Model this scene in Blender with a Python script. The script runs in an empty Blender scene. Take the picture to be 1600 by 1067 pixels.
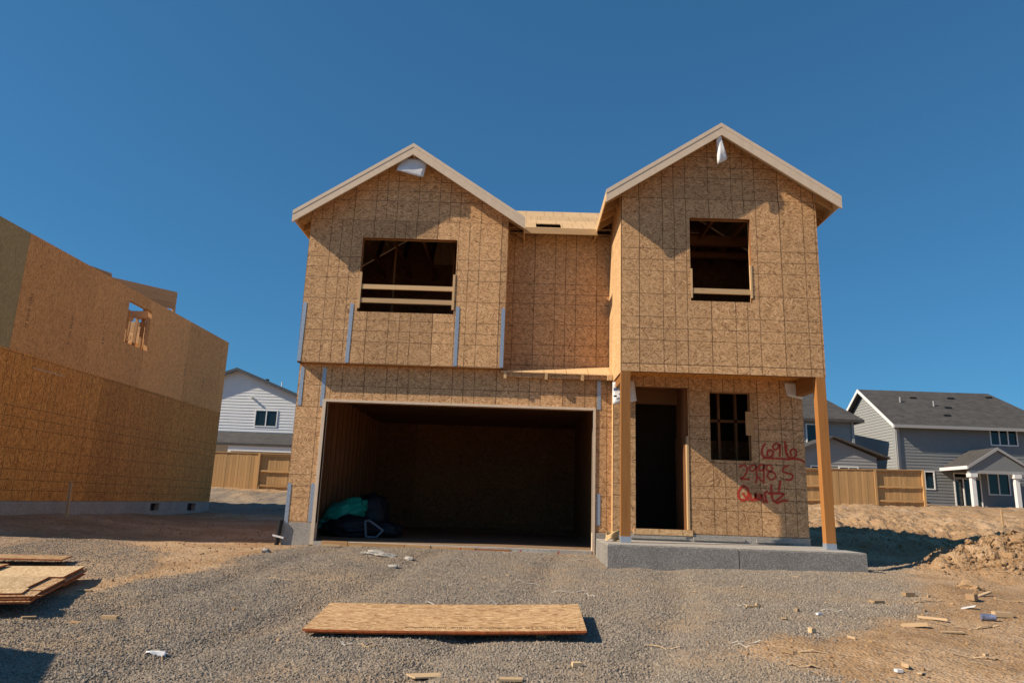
import bpy, math, random
import numpy as np
from mathutils import Vector, Matrix

# ------------------------------------------------------------------ camera, sky, sun
scene = bpy.context.scene
C = scene.collection
PITCH, ROLL, YAW, FPX = .220251341, .0354735545, -.0155488, 1121.466
fw = Vector((math.sin(YAW)*math.cos(PITCH), math.cos(YAW)*math.cos(PITCH), math.sin(PITCH)))
r0 = Vector((math.cos(YAW), -math.sin(YAW), 0)); u0 = r0.cross(fw)
Rv = math.cos(ROLL)*r0 + math.sin(ROLL)*u0; Uv = -math.sin(ROLL)*r0 + math.cos(ROLL)*u0
cam_d = bpy.data.cameras.new('camera'); cam = bpy.data.objects.new('camera', cam_d); C.objects.link(cam)
cam_d.sensor_width = 36; cam_d.lens = FPX*36/1600; cam_d.clip_start = .05; cam_d.clip_end = 3000
cam.matrix_world = Matrix(((Rv.x, Uv.x, -fw.x, 0), (Rv.y, Uv.y, -fw.y, 0), (Rv.z, Uv.z, -fw.z, 0), (0, 0, 0, 1)))
scene.camera = cam

SUN = Vector((1.0, .297, -.755)).normalized()          # direction the light travels
world = bpy.data.worlds.new('World'); scene.world = world; world.use_nodes = True
wn = world.node_tree.nodes; wl = world.node_tree.links
bg = wn['Background']; bg.inputs['Strength'].default_value = .094
sky = wn.new('ShaderNodeTexSky'); sky.sky_type = 'NISHITA'; sky.sun_disc = False
sky.sun_elevation = math.asin(-SUN.z); sky.sun_rotation = math.atan2(-SUN.x, -SUN.y)
sky.altitude = 2500; sky.air_density = 1.25; sky.dust_density = .0; sky.ozone_density = 3.0
tint = wn.new('ShaderNodeMix'); tint.data_type = 'RGBA'; tint.blend_type = 'MULTIPLY'; tint.inputs[0].default_value = 1
tint.inputs[7].default_value = (.38, .98, 1.43, 1); gam = wn.new('ShaderNodeGamma'); gam.inputs[1].default_value = .64; wl.new(sky.outputs[0], gam.inputs[0]); wl.new(gam.outputs[0], tint.inputs[6]); wl.new(tint.outputs[2], bg.inputs['Color'])
sd = bpy.data.lights.new('sun', 'SUN'); sd.energy = 5.0; sd.angle = math.radians(.53); sd.color = (1, .85, .66)
so = bpy.data.objects.new('sun', sd); C.objects.link(so)
so.rotation_euler = SUN.to_track_quat('-Z', 'Y').to_euler(); so.location = (-30, -10, 25)
vs = scene.view_settings; vs.view_transform = 'Standard'; vs.look = 'None'; vs.exposure = .35; vs.gamma = 1
vs.use_curve_mapping = False
scene.cycles.use_adaptive_sampling = True
scene.cycles.max_bounces = 8

# ------------------------------------------------------------------ small helpers
rnd = random.Random(7)
WL = {}
def tagp(o, label=None, cat=None, group=None, kind=None):
    if label: o['label'] = label
    if cat: o['category'] = cat
    if group: o['group'] = group
    if kind: o['kind'] = kind
    return o
def empty(name, loc, label, cat, group=None):
    o = bpy.data.objects.new(name, None); C.objects.link(o); o.location = loc; o.empty_display_size = .2
    WL[o.name] = Vector(loc); return tagp(o, label, cat, group)

class MB:
    """collects convex prisms, boxes and beams, then links them as one mesh object"""
    def __init__(s): s.v = []; s.f = []; s.mi = []
    def raw(s, vs_, fs, mi=0):
        b = len(s.v); s.v += [tuple(p) for p in vs_]
        for f in fs: s.f.append([b+i for i in f]); s.mi.append(mi)
    def prism(s, front, back, mi=0, side=None):
        n = len(front)
        s.raw(list(front)+list(back), [list(range(n)), list(range(2*n-1, n-1, -1))], mi)
        b = len(s.v)-2*n
        for i in range(n):
            j = (i+1) % n
            s.f.append([b+i, b+n+i, b+n+j, b+j]); s.mi.append(mi if side is None else side)
        return s
    def box(s, x0, x1, y0, y1, z0, z1, mi=0, side=None):
        return s.prism([(x0,y0,z0),(x1,y0,z0),(x1,y0,z1),(x0,y0,z1)], [(x0,y1,z0),(x1,y1,z0),(x1,y1,z1),(x0,y1,z1)], mi, side)
    def slab(s, q, t, mi=0, side=None):
        t = Vector(t); return s.prism([Vector(p) for p in q], [Vector(p)+t for p in q], mi, side)
    def beam(s, a, b, w, h, up=(0,0,1)):
        a = Vector(a); b = Vector(b); d = (b-a).normalized(); r = d.cross(Vector(up))
        if r.length < 1e-4: r = d.cross(Vector((0,1,0)))
        r.normalize(); u = r.cross(d)
        c = [(-w/2,-h/2),(w/2,-h/2),(w/2,h/2),(-w/2,h/2)]
        return s.prism([a+r*i+u*j for i, j in c], [b+r*i+u*j for i, j in c])
    def build(s, name, mats, parent=None, off=(0,0,0), grain=None, smooth=False, center=True, kind=None, label=None):
        c = Vector([(min(p[k] for p in s.v)+max(p[k] for p in s.v))/2 for k in range(3)]) if center else Vector((0,0,0))
        if center and parent is None: c.z = min(p[2] for p in s.v)
        me = bpy.data.meshes.new(name)
        me.from_pydata([Vector(p)-c for p in s.v], [], s.f)
        if not isinstance(mats, (list, tuple)): mats = [mats]
        for m in mats: me.materials.append(m)
        for p, mi in zip(me.polygons, s.mi): p.material_index = mi
        # outward normals
        import bmesh
        bm = bmesh.new(); bm.from_mesh(me); bmesh.ops.recalc_face_normals(bm, faces=bm.faces); bm.to_mesh(me); bm.free()
        uv = me.uv_layers.new(name='UVMap').data; O = Vector(off); g = Vector(grain).normalized() if grain else None
        for p in me.polygons:
            n = p.normal; a = [abs(k) for k in n]
            for li in p.loop_indices:
                co = me.vertices[me.loops[li].vertex_index].co + c - O
                if g is not None:
                    t = n.cross(g)
                    if t.length < .3: t = Vector((.3,.5,.8)).cross(g)
                    uv[li].uv = (co.dot(g), co.dot(t.normalized()))
                elif a[1] >= a[0] and a[1] >= a[2]: uv[li].uv = (co.x, co.z)
                elif a[0] >= a[2]: uv[li].uv = (co.y, co.z)
                else: uv[li].uv = (co.x, co.y)
            if smooth: p.use_smooth = True
        o = bpy.data.objects.new(name, me); C.objects.link(o)
        pw = WL[parent.name] if parent else Vector((0,0,0))
        o.location = c-pw; WL[o.name] = c
        if parent: o.parent = parent
        if kind: o['kind'] = kind
        if label: o['label'] = label
        return o

def clip(poly, ax, val, keep_less):
    out = []
    for i in range(len(poly)):
        p, q = poly[i], poly[(i+1) % len(poly)]
        ip = (p[ax] <= val+1e-9) if keep_less else (p[ax] >= val-1e-9)
        iq = (q[ax] <= val+1e-9) if keep_less else (q[ax] >= val-1e-9)
        if ip: out.append(p)
        if ip != iq:
            t = (val-p[ax])/(q[ax]-p[ax]); out.append((p[0]+t*(q[0]-p[0]), p[1]+t*(q[1]-p[1])))
    return out
def clip_rect(poly, u0, u1, v0, v1):
    for ax, val, k in ((0,u0,False),(0,u1,True),(1,v0,False),(1,v1,True)):
        poly = clip(poly, ax, val, k)
        if len(poly) < 3: return []
    ar = 0
    for i in range(len(poly)):
        p, q = poly[i], poly[(i+1) % len(poly)]; ar += p[0]*q[1]-q[0]*p[1]
    return poly if abs(ar) > 2e-4 else []
def rect(u0, u1, v0, v1): return [(u0,v0),(u1,v0),(u1,v1),(u0,v1)]

def wall(root, axis, plane, thick, region, ucuts, vcuts, name, mat, openings=(), off=(0,0), gap=.0028, wedge=None, grain=None, stagger=None):
    """axis 'y': wall in the XZ plane; 'x': in the YZ plane. thick is signed, away from the outer face.
    each cell of the cut grid becomes one panel object; returns them"""
    us = [p[0] for p in region]; vs2 = [p[1] for p in region]; objs = []
    V = [min(vs2)]+[c for c in sorted(vcuts) if min(vs2)+.02 < c < max(vs2)-.02]+[max(vs2)]
    for r in range(len(V)-1):
        uc = ucuts if stagger is None or r % 2 == 0 else [c+stagger for c in ucuts]
        U = [min(us)]+[c for c in sorted(uc) if min(us)+.02 < c < max(us)-.02]+[max(us)]
        for k in range(len(U)-1):
            a0 = U[k]+(gap if k else 0); a1 = U[k+1]-(gap if k < len(U)-2 else 0)
            b0 = V[r]+(gap if r else 0); b1 = V[r+1]-(gap if r < len(V)-2 else 0)
            su = sorted({a0,a1}|{e for o in openings for e in o[:2] if a0 < e < a1})
            sv = sorted({b0,b1}|{e for o in openings for e in o[2:] if b0 < e < b1})
            def P(p, d):
                return (p[0], plane+d, p[1]) if axis == 'y' else (plane+d, p[0], p[1])
            cells = {}
            for i in range(len(su)-1):
                for j in range(len(sv)-1):
                    cu = (su[i]+su[i+1])/2; cv = (sv[j]+sv[j+1])/2
                    if any(o[0] < cu < o[1] and o[2] < cv < o[3] for o in openings): continue
                    pl = clip_rect(region, su[i], su[i+1], sv[j], sv[j+1])
                    if pl: cells[(i,j)] = pl
            while cells:
                todo = [next(iter(cells))]; comp = []
                while todo:
                    c = todo.pop()
                    if c in cells:
                        comp.append(cells.pop(c)); todo += [(c[0]+1,c[1]),(c[0]-1,c[1]),(c[0],c[1]+1),(c[0],c[1]-1)]
                m = MB()
                for pl in comp:
                    if wedge: fr = [P(p, -wedge*math.copysign(1, thick)*(1-.85*(p[1]-V[r])/max(V[r+1]-V[r], .01))) for p in pl]
                    else: fr = [P(p, 0) for p in pl]
                    m.prism(fr, [P(p, thick) for p in pl])
                o3 = (off[0],0,off[1]) if axis == 'y' else (0,off[0],off[1])
                objs.append(m.build(name, mat, root, off=o3, grain=grain))
    return objs
def frange(a, b, s):
    out = []; x = a
    while x < b: out.append(x); x += s
    return out

# ------------------------------------------------------------------ materials
def nt(name):
    m = bpy.data.materials.new(name); m.use_nodes = True
    t = m.node_tree; b = t.nodes['Principled BSDF']; return m, t, b
def N(t, typ, **kw):
    n = t.nodes.new(typ)
    for k, v in kw.items():
        if k.startswith('i_'):
            n.inputs[k[2:].replace('_', ' ')].default_value = v
        else: setattr(n, k, v)
    return n
def L(t, a, b): t.links.new(a, b)
def math_(t, op, a, b=None, c=None, clampv=False):
    n = t.nodes.new('ShaderNodeMath'); n.operation = op; n.use_clamp = clampv
    for i, x in enumerate((a, b, c)):
        if x is None: continue
        if isinstance(x, (int, float)): n.inputs[i].default_value = x
        else: L(t, x, n.inputs[i])
    return n.outputs[0]
def mix(t, f, a, b, blend='MIX'):
    n = t.nodes.new('ShaderNodeMix'); n.data_type = 'RGBA'; n.blend_type = blend
    for s, x in ((0, f), (6, a), (7, b)):
        if isinstance(x, (int, float)): n.inputs[s].default_value = x
        elif isinstance(x, tuple): n.inputs[s].default_value = (*x[:3], 1)
        else: L(t, x, n.inputs[s])
    return n.outputs[2]
def ramp(t, f, stops):
    n = t.nodes.new('ShaderNodeValToRGB'); e = n.color_ramp.elements
    while len(e) < len(stops): e.new(.5)
    for k, (p, c) in enumerate(stops): e[k].position = p; e[k].color = (*c[:3], 1)
    L(t, f, n.inputs[0]); return n.outputs[0]
def scale_uv(t, vec, s):
    n = t.nodes.new('ShaderNodeMapping'); n.inputs['Scale'].default_value = s; L(t, vec, n.inputs['Vector']); return n.outputs[0]
def noise(t, vec, sc, detail=4, rough=.6):
    n = t.nodes.new('ShaderNodeTexNoise'); n.inputs['Scale'].default_value = sc; n.inputs['Detail'].default_value = detail
    n.inputs['Roughness'].default_value = rough
    if vec is not None: L(t, vec, n.inputs['Vector'])
    return n.outputs[0]
def voro(t, vec, sc, feature='F1'):
    n = t.nodes.new('ShaderNodeTexVoronoi'); n.feature = feature; n.inputs['Scale'].default_value = sc; L(t, vec, n.inputs['Vector']); return n
def bump(t, b, h, strength, dist):
    n = t.nodes.new('ShaderNodeBump'); n.inputs['Strength'].default_value = strength; n.inputs['Distance'].default_value = dist
    L(t, h, n.inputs['Height']); L(t, n.outputs[0], b.inputs['Normal'])

def osb(name, dark, mid, light, grid=True, spread=2.6, vertical=False, horiz_lines=True, contrast=1.0, line_col=(.075,.035,.015), swap=False, stretch=1.0):
    m, t, b = nt(name)
    tc = t.nodes.new('ShaderNodeTexCoord'); uv = tc.outputs['UV']
    oi = t.nodes.new('ShaderNodeObjectInfo')
    comb = t.nodes.new('ShaderNodeCombineXYZ')
    L(t, math_(t, 'MULTIPLY', oi.outputs['Random'], 37.0), comb.inputs[0]); L(t, math_(t, 'MULTIPLY', oi.outputs['Random'], 61.0), comb.inputs[1])
    add = t.nodes.new('ShaderNodeVectorMath'); add.operation = 'ADD'; L(t, uv, add.inputs[0]); L(t, comb.outputs[0], add.inputs[1]); p = add.outputs[0]
    base = math.pi/2 if vertical else 0
    vals = []
    for k, (cs, sx, sy) in enumerate(((15, 13, 72), (21, 18, 105), (10, 10, 52))):
        off = t.nodes.new('ShaderNodeMapping'); off.inputs['Location'].default_value = (3.1*k, 7.7*k, 0); L(t, p, off.inputs['Vector'])
        wob = t.nodes.new('ShaderNodeTexNoise'); wob.inputs['Scale'].default_value = 5; wob.inputs['Detail'].default_value = 1; L(t, off.outputs[0], wob.inputs['Vector'])
        wadd = t.nodes.new('ShaderNodeVectorMath'); wadd.operation = 'MULTIPLY_ADD'; L(t, wob.outputs['Color'], wadd.inputs[0]); wadd.inputs[1].default_value = (.05,.05,0); L(t, off.outputs[0], wadd.inputs[2])
        cv = voro(t, wadd.outputs[0], cs)
        sep = t.nodes.new('ShaderNodeSeparateColor'); L(t, cv.outputs['Color'], sep.inputs[0])
        ang = math_(t, 'ADD', math_(t, 'MULTIPLY', math_(t, 'SUBTRACT', sep.outputs[0], .5), spread), base)
        vr = t.nodes.new('ShaderNodeVectorRotate'); vr.rotation_type = 'Z_AXIS'; L(t, off.outputs[0], vr.inputs['Vector']); L(t, ang, vr.inputs['Angle'])
        fv = voro(t, scale_uv(t, vr.outputs[0], (sx/stretch, sy, 1)), 1)
        s2 = t.nodes.new('ShaderNodeSeparateColor'); L(t, fv.outputs['Color'], s2.inputs[0])
        vals.append((s2.outputs[0], s2.outputs[1]))
    sel = math_(t, 'GREATER_THAN', vals[0][1], .55)
    sel2 = math_(t, 'GREATER_THAN', vals[2][1], .66)
    v = math_(t, 'ADD', math_(t, 'MULTIPLY', vals[0][0], sel), math_(t, 'MULTIPLY', vals[1][0], math_(t, 'SUBTRACT', 1.0, sel)))
    v = math_(t, 'ADD', math_(t, 'MULTIPLY', vals[2][0], sel2), math_(t, 'MULTIPLY', v, math_(t, 'SUBTRACT', 1.0, sel2)))
    fine = noise(t, p, 160, 2); big = noise(t, p, 1.3, 3)
    v = math_(t, 'ADD', math_(t, 'MULTIPLY', math_(t, 'SUBTRACT', v, .5), contrast), .5)
    v2 = math_(t, 'ADD', math_(t, 'MULTIPLY', v, .78), math_(t, 'MULTIPLY', fine, .22))
    col = ramp(t, v2, ((.07, dark), (.30, tuple((a*.45+c*.55) for a, c in zip(dark, mid))), (.55, mid), (.95, light)))
    tone = math_(t, 'ADD', .77, math_(t, 'ADD', math_(t, 'MULTIPLY', big, .24), math_(t, 'MULTIPLY', oi.outputs['Random'], .30)))
    tcol = t.nodes.new('ShaderNodeCombineColor')
    for i in range(3): L(t, tone, tcol.inputs[i])
    col = mix(t, 1.0, col, tcol.outputs[0], 'MULTIPLY')
    if grid:
        suv = t.nodes.new('ShaderNodeSeparateXYZ'); L(t, uv, suv.inputs[0])
        def lines(c, width):
            mm = math_(t, 'MULTIPLY', math_(t, 'FRACT', math_(t, 'DIVIDE', c, 1.2192)), 1.2192)
            d = math_(t, 'ABSOLUTE', math_(t, 'SUBTRACT', mm, .4064))
            for q in (.6096, .8128, 0.0, 1.2192):
                d = math_(t, 'MINIMUM', d, math_(t, 'ABSOLUTE', math_(t, 'SUBTRACT', mm, q)))
            return math_(t, 'SUBTRACT', 1.0, math_(t, 'DIVIDE', math_(t, 'SUBTRACT', d, width*.4), width*.6), clampv=True)
        wobl = noise(t, p, 2.0, 2)
        cu = math_(t, 'ADD', suv.outputs[0], math_(t, 'MULTIPLY', math_(t, 'SUBTRACT', wobl, .5), .01))
        cv2 = math_(t, 'ADD', suv.outputs[1], math_(t, 'MULTIPLY', math_(t, 'SUBTRACT', wobl, .5), .01))
        la = lines(cu, .0095); lb = lines(cv2, .0085)
        if horiz_lines:
            hm = math_(t, 'ADD', math_(t, 'LESS_THAN', suv.outputs[1], 2.1), math_(t, 'GREATER_THAN', suv.outputs[1], 3.0))
            lb = math_(t, 'MULTIPLY', lb, hm)
            ln = math_(t, 'MAXIMUM', la, lb)
        else: ln = lb if swap else la
        fade = noise(t, p, 5, 3)
        ln = math_(t, 'MULTIPLY', ln, math_(t, 'MULTIPLY', fade, 1.35), clampv=True)
        col = mix(t, ln, col, line_col)
    b.inputs['Roughness'].default_value = .72
    b.inputs['Specular IOR Level'].default_value = .3
    L(t, col, b.inputs['Base Color']); bump(t, b, v2, .35, .004)
    return m

def lumber(name, c0, c1, rough=.7, knots=True):
    m, t, b = nt(name)
    tc = t.nodes.new('ShaderNodeTexCoord'); oi = t.nodes.new('ShaderNodeObjectInfo')
    comb = t.nodes.new('ShaderNodeCombineXYZ'); L(t, math_(t, 'MULTIPLY', oi.outputs['Random'], 23.0), comb.inputs[1]); L(t, math_(t, 'MULTIPLY', oi.outputs['Random'], 51.0), comb.inputs[0])
    add = t.nodes.new('ShaderNodeVectorMath'); L(t, tc.outputs['UV'], add.inputs[0]); L(t, comb.outputs[0], add.inputs[1])
    g = noise(t, scale_uv(t, add.outputs[0], (.6, 22, 1)), 2.2, 5, .65)
    g2 = noise(t, scale_uv(t, add.outputs[0], (2, 90, 1)), 1.5, 3)
    v = math_(t, 'ADD', math_(t, 'MULTIPLY', g, .75), math_(t, 'MULTIPLY', g2, .25))
    col = ramp(t, v, ((.32, c0), (.68, c1)))
    if knots:
        kv = voro(t, scale_uv(t, add.outputs[0], (1.2, 5, 1)), 1.4)
        k = math_(t, 'SUBTRACT', 1.0, math_(t, 'DIVIDE', kv.outputs['Distance'], .09), clampv=True)
        col = mix(t, math_(t, 'MULTIPLY', k, .7), col, tuple(x*.3 for x in c0))
    br = math_(t, 'ADD', .85, math_(t, 'MULTIPLY', oi.outputs['Random'], .3))
    tcol = t.nodes.new('ShaderNodeCombineColor')
    for i in range(3): L(t, br, tcol.inputs[i])
    col = mix(t, 1.0, col, tcol.outputs[0], 'MULTIPLY')
    L(t, col, b.inputs['Base Color']); b.inputs['Roughness'].default_value = rough; b.inputs['Specular IOR Level'].default_value = .3
    bump(t, b, v, .3, .003); return m

def plain(name, col, rough=.6, metal=0, var=.15, sc=6, bumpd=0, spec=.4, bsc=120):
    m, t, b = nt(name); tc = t.nodes.new('ShaderNodeTexCoord')
    n = noise(t, tc.outputs['Object'], sc, 5)
    c = ramp(t, n, ((.3, tuple(x*(1-var) for x in col)), (.7, tuple(min(1, x*(1+var)) for x in col))))
    L(t, c, b.inputs['Base Color']); b.inputs['Roughness'].default_value = rough; b.inputs['Metallic'].default_value = metal
    b.inputs['Specular IOR Level'].default_value = spec
    if bumpd: bump(t, b, noise(t, tc.outputs['Object'], bsc, 3), .6, bumpd)
    return m

M = {}
M['osb'] = osb('osb_front', (.15,.07,.026), (.565,.330,.158), (.755,.493,.275), contrast=.82)
M['osb_gable'] = osb('osb_gable', (.15,.07,.026), (.55,.317,.150), (.735,.478,.262), spread=1.5, contrast=.85)
M['osb_side'] = osb('osb_side', (.30,.15,.06), (.56,.36,.18), (.70,.50,.28), horiz_lines=False, line_col=(.2,.1,.04), contrast=.7)
M['osb_low'] = osb('osb_weathered', (.24,.065,.008), (.60,.263,.052), (.77,.395,.10), vertical=True, spread=1.3)
M['osb_high'] = osb('osb_smooth', (.34,.15,.045), (.78,.39,.13), (.91,.525,.21), vertical=True, spread=.9, grid=False, contrast=.8)
M['osb_green'] = osb('osb_green_treated', (.22,.18,.08), (.42,.33,.15), (.52,.42,.21), vertical=True, spread=.9, grid=False, contrast=.7)
M['osb_roof'] = osb('osb_roof', (.40,.24,.11), (.60,.41,.22), (.72,.53,.31), spread=1.2, horiz_lines=False, line_col=(.28,.15,.06), contrast=.6)
M['osb_new'] = osb('osb_loose_sheet', (.20,.10,.04), (.46,.285,.14), (.66,.47,.27), grid=False, spread=.8, contrast=1.0, stretch=1.8)
M['osb_pale'] = osb('osb_pale_sheet', (.36,.22,.10), (.60,.43,.24), (.78,.61,.39), grid=False, spread=.9, contrast=.9, stretch=1.5)
M['edge'] = plain('osb_red_edge', (.42,.11,.03), .8, var=.35, sc=30)
M['stud'] = lumber('framing_lumber', (.40,.22,.09), (.58,.36,.17))
M['stud_dark'] = lumber('shaded_framing', (.22,.09,.035), (.36,.16,.065))  # darker copy of the framing lumber, indoor shade put into its colour
M['osb_shade'] = osb('osb_inside_shade', (.10,.04,.015), (.27,.12,.045), (.38,.18,.075), grid=False)  # strand board again, darkened to carry the shade of the rooms
M['rail'] = lumber('pale_lumber', (.52,.33,.16), (.68,.47,.26))
M['post'] = lumber('stained_post', (.26,.105,.028), (.40,.18,.052))
M['fence'] = lumber('cedar_fence', (.42,.24,.095), (.58,.36,.16), knots=False)
M['trim'] = plain('primed_trim', (.66,.53,.40), .65, var=.06, sc=9)
M['strap'] = plain('galvanised_strap', (.40,.46,.54), .42, metal=.55, var=.15, sc=50)
M['white'] = plain('white_house_wrap', (.72,.72,.73), .55, var=.06, sc=8)
M['black'] = plain('black_plastic', (.012,.012,.013), .5, var=.2)
M['deep_shade'] = plain('interior_shade', (.05,.03,.02), .9)  # near-black tone standing in for deep shade indoors

def concrete(name, col, speck, bd=.002, sc=70):
    m, t, b = nt(name); tc = t.nodes.new('ShaderNodeTexCoord'); o = tc.outputs['Object']
    n1 = noise(t, o, 2.5, 5); v = voro(t, o, sc); s = t.nodes.new('ShaderNodeSeparateColor'); L(t, v.outputs['Color'], s.inputs[0])
    c = ramp(t, n1, ((.3, tuple(x*.82 for x in col)), (.7, tuple(x*1.15 for x in col))))
    c = mix(t, math_(t, 'MULTIPLY', math_(t, 'GREATER_THAN', s.outputs[0], .8), .55), c, speck)
    c = mix(t, math_(t, 'MULTIPLY', math_(t, 'LESS_THAN', s.outputs[1], .2), .5), c, tuple(x*.35 for x in col))
    L(t, c, b.inputs['Base Color']); b.inputs['Roughness'].default_value = .85
    bump(t, b, math_(t, 'ADD', s.outputs[0], n1), .5, bd); return m
M['agg'] = concrete('exposed_aggregate', (.24,.225,.21), (.48,.46,.42), .004, 95)
M['conc'] = concrete('pale_concrete', (.40,.375,.335), (.5,.48,.44), .001)
M['found'] = concrete('foundation_concrete', (.36,.335,.30), (.42,.40,.36), .001)

# ground height field
CP=np.array([
(-1.8,6.6,-1.19),(.63,6.6,-1.15),(.63,7.5,-1.09),(-1.8,7.5,-1.11),
(0,5,-1.22),(-4,5,-1.31),(4,5,-1.14),(0,2,-1.42),(-5,2,-1.48),(5,2,-1.35),(0,-6,-1.6),(-14,-6,-1.7),(14,-6,-1.5),(-14,0,-1.5),(14,0,-1.3),
(-4.2,12.9,-.87),(-1.5,12.9,-.82),(1.2,12.9,-.84),(1.35,11.1,-.91),(3.2,11.1,-.85),(5.2,11.1,-.83),
(-2,10,-.94),(1,9,-.96),(4,9,-.95),(6.2,11,-.87),(7,9,-.95),(0,16,-.9),(3,16,-.85),
(-9.5,12.4,-.82),(-4.5,14,-.9),(-7,13,-.88),(-10.2,13,-.62),(-10.2,18,-.6),(-10.2,23.8,-.6),(-7,18,-.8),(-5,18,-.8),(-7,23,-.62),(-8,27,-.2),(-5,27,-.2),(-12,32,.1),(-5,32,.15),
(-5,8.5,-1.1),(-8,9,-1.08),
(6.4,13.5,-.9),(8,15,-.84),(8.25,17.56,-.47),(9.87,18.1,-.60),(11.5,20.5,-.36),(12,24,-.2),(13,30,.2),(13,33,.36),(18,33,.43),(16,25,-.1),(25,45,.6),(35,45,.62),(30,30,.3),
(8,8,-1.0),(12,8,-.9),(12,13,-.72),(9,10.3,-.86),(5,17,-.8),
(0,45,.5),(-20,48,.4),(60,60,.8),(-60,60,.5),(0,120,.8),(200,0,-1.2),(-200,0,-1.2),(0,-200,-1.6),(300,300,1),(-300,300,1)],float)
def _k(r2): return np.where(r2>0,r2*np.log(np.maximum(r2,1e-12)),0)*.5
def _fit():
    P=CP[:,:2]/10; n=len(P)
    K=_k(((P[:,None]-P[None])**2).sum(-1))+np.eye(n)*2e-3
    Q=np.hstack([np.ones((n,1)),P]); A=np.block([[K,Q],[Q.T,np.zeros((3,3))]])
    return P,np.linalg.solve(A,np.concatenate([CP[:,2],np.zeros(3)]))
_P,_W=_fit()
def height(x,y):
    x=np.asarray(x,float);y=np.asarray(y,float);s=x.shape
    Q=np.stack([x.ravel(),y.ravel()],1)/10; out=np.zeros(len(Q))
    for i in range(0,len(Q),20000):
        q=Q[i:i+20000]
        out[i:i+20000]=_k(((q[:,None]-_P[None])**2).sum(-1))@_W[:-3]+_W[-3]+q@_W[-2:]
    z=out.reshape(s)
    def g(cx,cy,sx,sy,a,r=0):
        c,n=np.cos(r),np.sin(r);u=(x-cx)*c+(y-cy)*n;v=-(x-cx)*n+(y-cy)*c
        return a*np.exp(-(u/sx)**2-(v/sy)**2)
    z=z+g(8.2,12.7,1.0,.75,.44)+g(9.8,12.6,1.5,.8,.38)+g(7.1,12.2,.7,.5,.14)
    z=z+g(-6.6,8.9,2,.35,-.03)
    return np.clip(z,-2,1.4)

# ------------------------------------------------------------------ terrain
def vnoise(x, y, seed=0):
    xi = np.floor(x).astype(np.int64); yi = np.floor(y).astype(np.int64); fx = x-xi; fy = y-yi
    fx = fx*fx*(3-2*fx); fy = fy*fy*(3-2*fy)
    def h(a, b):
        n = (a*374761393+b*668265263+seed*1442695041) & 0xffffffff
        n = ((n ^ (n >> 13))*1274126177) & 0xffffffff
        return ((n ^ (n >> 16)) & 0xffff)/65535.0
    return (h(xi,yi)*(1-fx)+h(xi+1,yi)*fx)*(1-fy)+(h(xi,yi+1)*(1-fx)+h(xi+1,yi+1)*fx)*fy
def fbm(x, y, octv, seed=0, gain=.5):
    s = 0; a = 1; t = 0
    for k in range(octv):
        s = s+a*vnoise(x*2**k+k*17.3, y*2**k+k*9.1, seed+k); t += a; a *= gain
    return s/t-.5
GRAVEL_MAIN = [(-4.05,12.95),(-3.95,12.12),(-4.0,10.7),(-4.16,9.62),(-4.52,9.06),(-4.48,8.18),(-5.05,7.98),(-5.1,7.38),(-6.5,6.6),(-9,5),(-9,-4),(2.2,-4),(2.5,3.5),(2.43,5.42),(2.32,5.64),(1.91,5.78),(1.51,5.95),(1.54,6.42),(2.13,6.80),(2.49,6.86),(2.71,6.6),(3.57,7.4),(4.3,8.18),(5.05,9.26),(5.63,10.64),(6.3,12.0),(6.9,13.0),(6.9,14.2),(5.1,14.2),(5.1,12.95)]
GRAVEL_YARD = [(-10.2,12.2),(-8.73,12.9),(-7.2,13.0),(-6.1,12.3),(-5.35,11.0),(-4.95,9.9),(-5.0,9.2),(-6.2,9.2),(-9,10),(-11,10.5)]
def sdist(poly, x, y):
    d = np.full(x.shape, 1e9); ins = np.zeros(x.shape, bool)
    for i in range(len(poly)):
        ax, ay = poly[i]; bx, by = poly[(i+1) % len(poly)]; ex, ey = bx-ax, by-ay
        t = np.clip(((x-ax)*ex+(y-ay)*ey)/(ex*ex+ey*ey), 0, 1)
        d = np.minimum(d, np.hypot(x-ax-t*ex, y-ay-t*ey))
        c = ((ay > y) != (by > y)); xx = ax+(y-ay)*ex/(ey if abs(ey) > 1e-9 else 1e-9)
        ins ^= c & (x < xx)
    return np.where(ins, d, -d)
def gravel_mask(x, y):
    n = fbm(x*1.6, y*1.6, 4, 5)
    a = np.clip((sdist(GRAVEL_MAIN, x, y)+n*.9)/.35+.5, 0, 1)
    b = np.clip((sdist(GRAVEL_YARD, x, y)+n*1.2)/.8+.4, 0, .55)
    far = ((y > 23) & (y < 32) & (x < -4))*np.clip(.75+fbm(x, y, 4, 31), 0, .9)
    return np.maximum(np.maximum(a, b), far)
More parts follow.
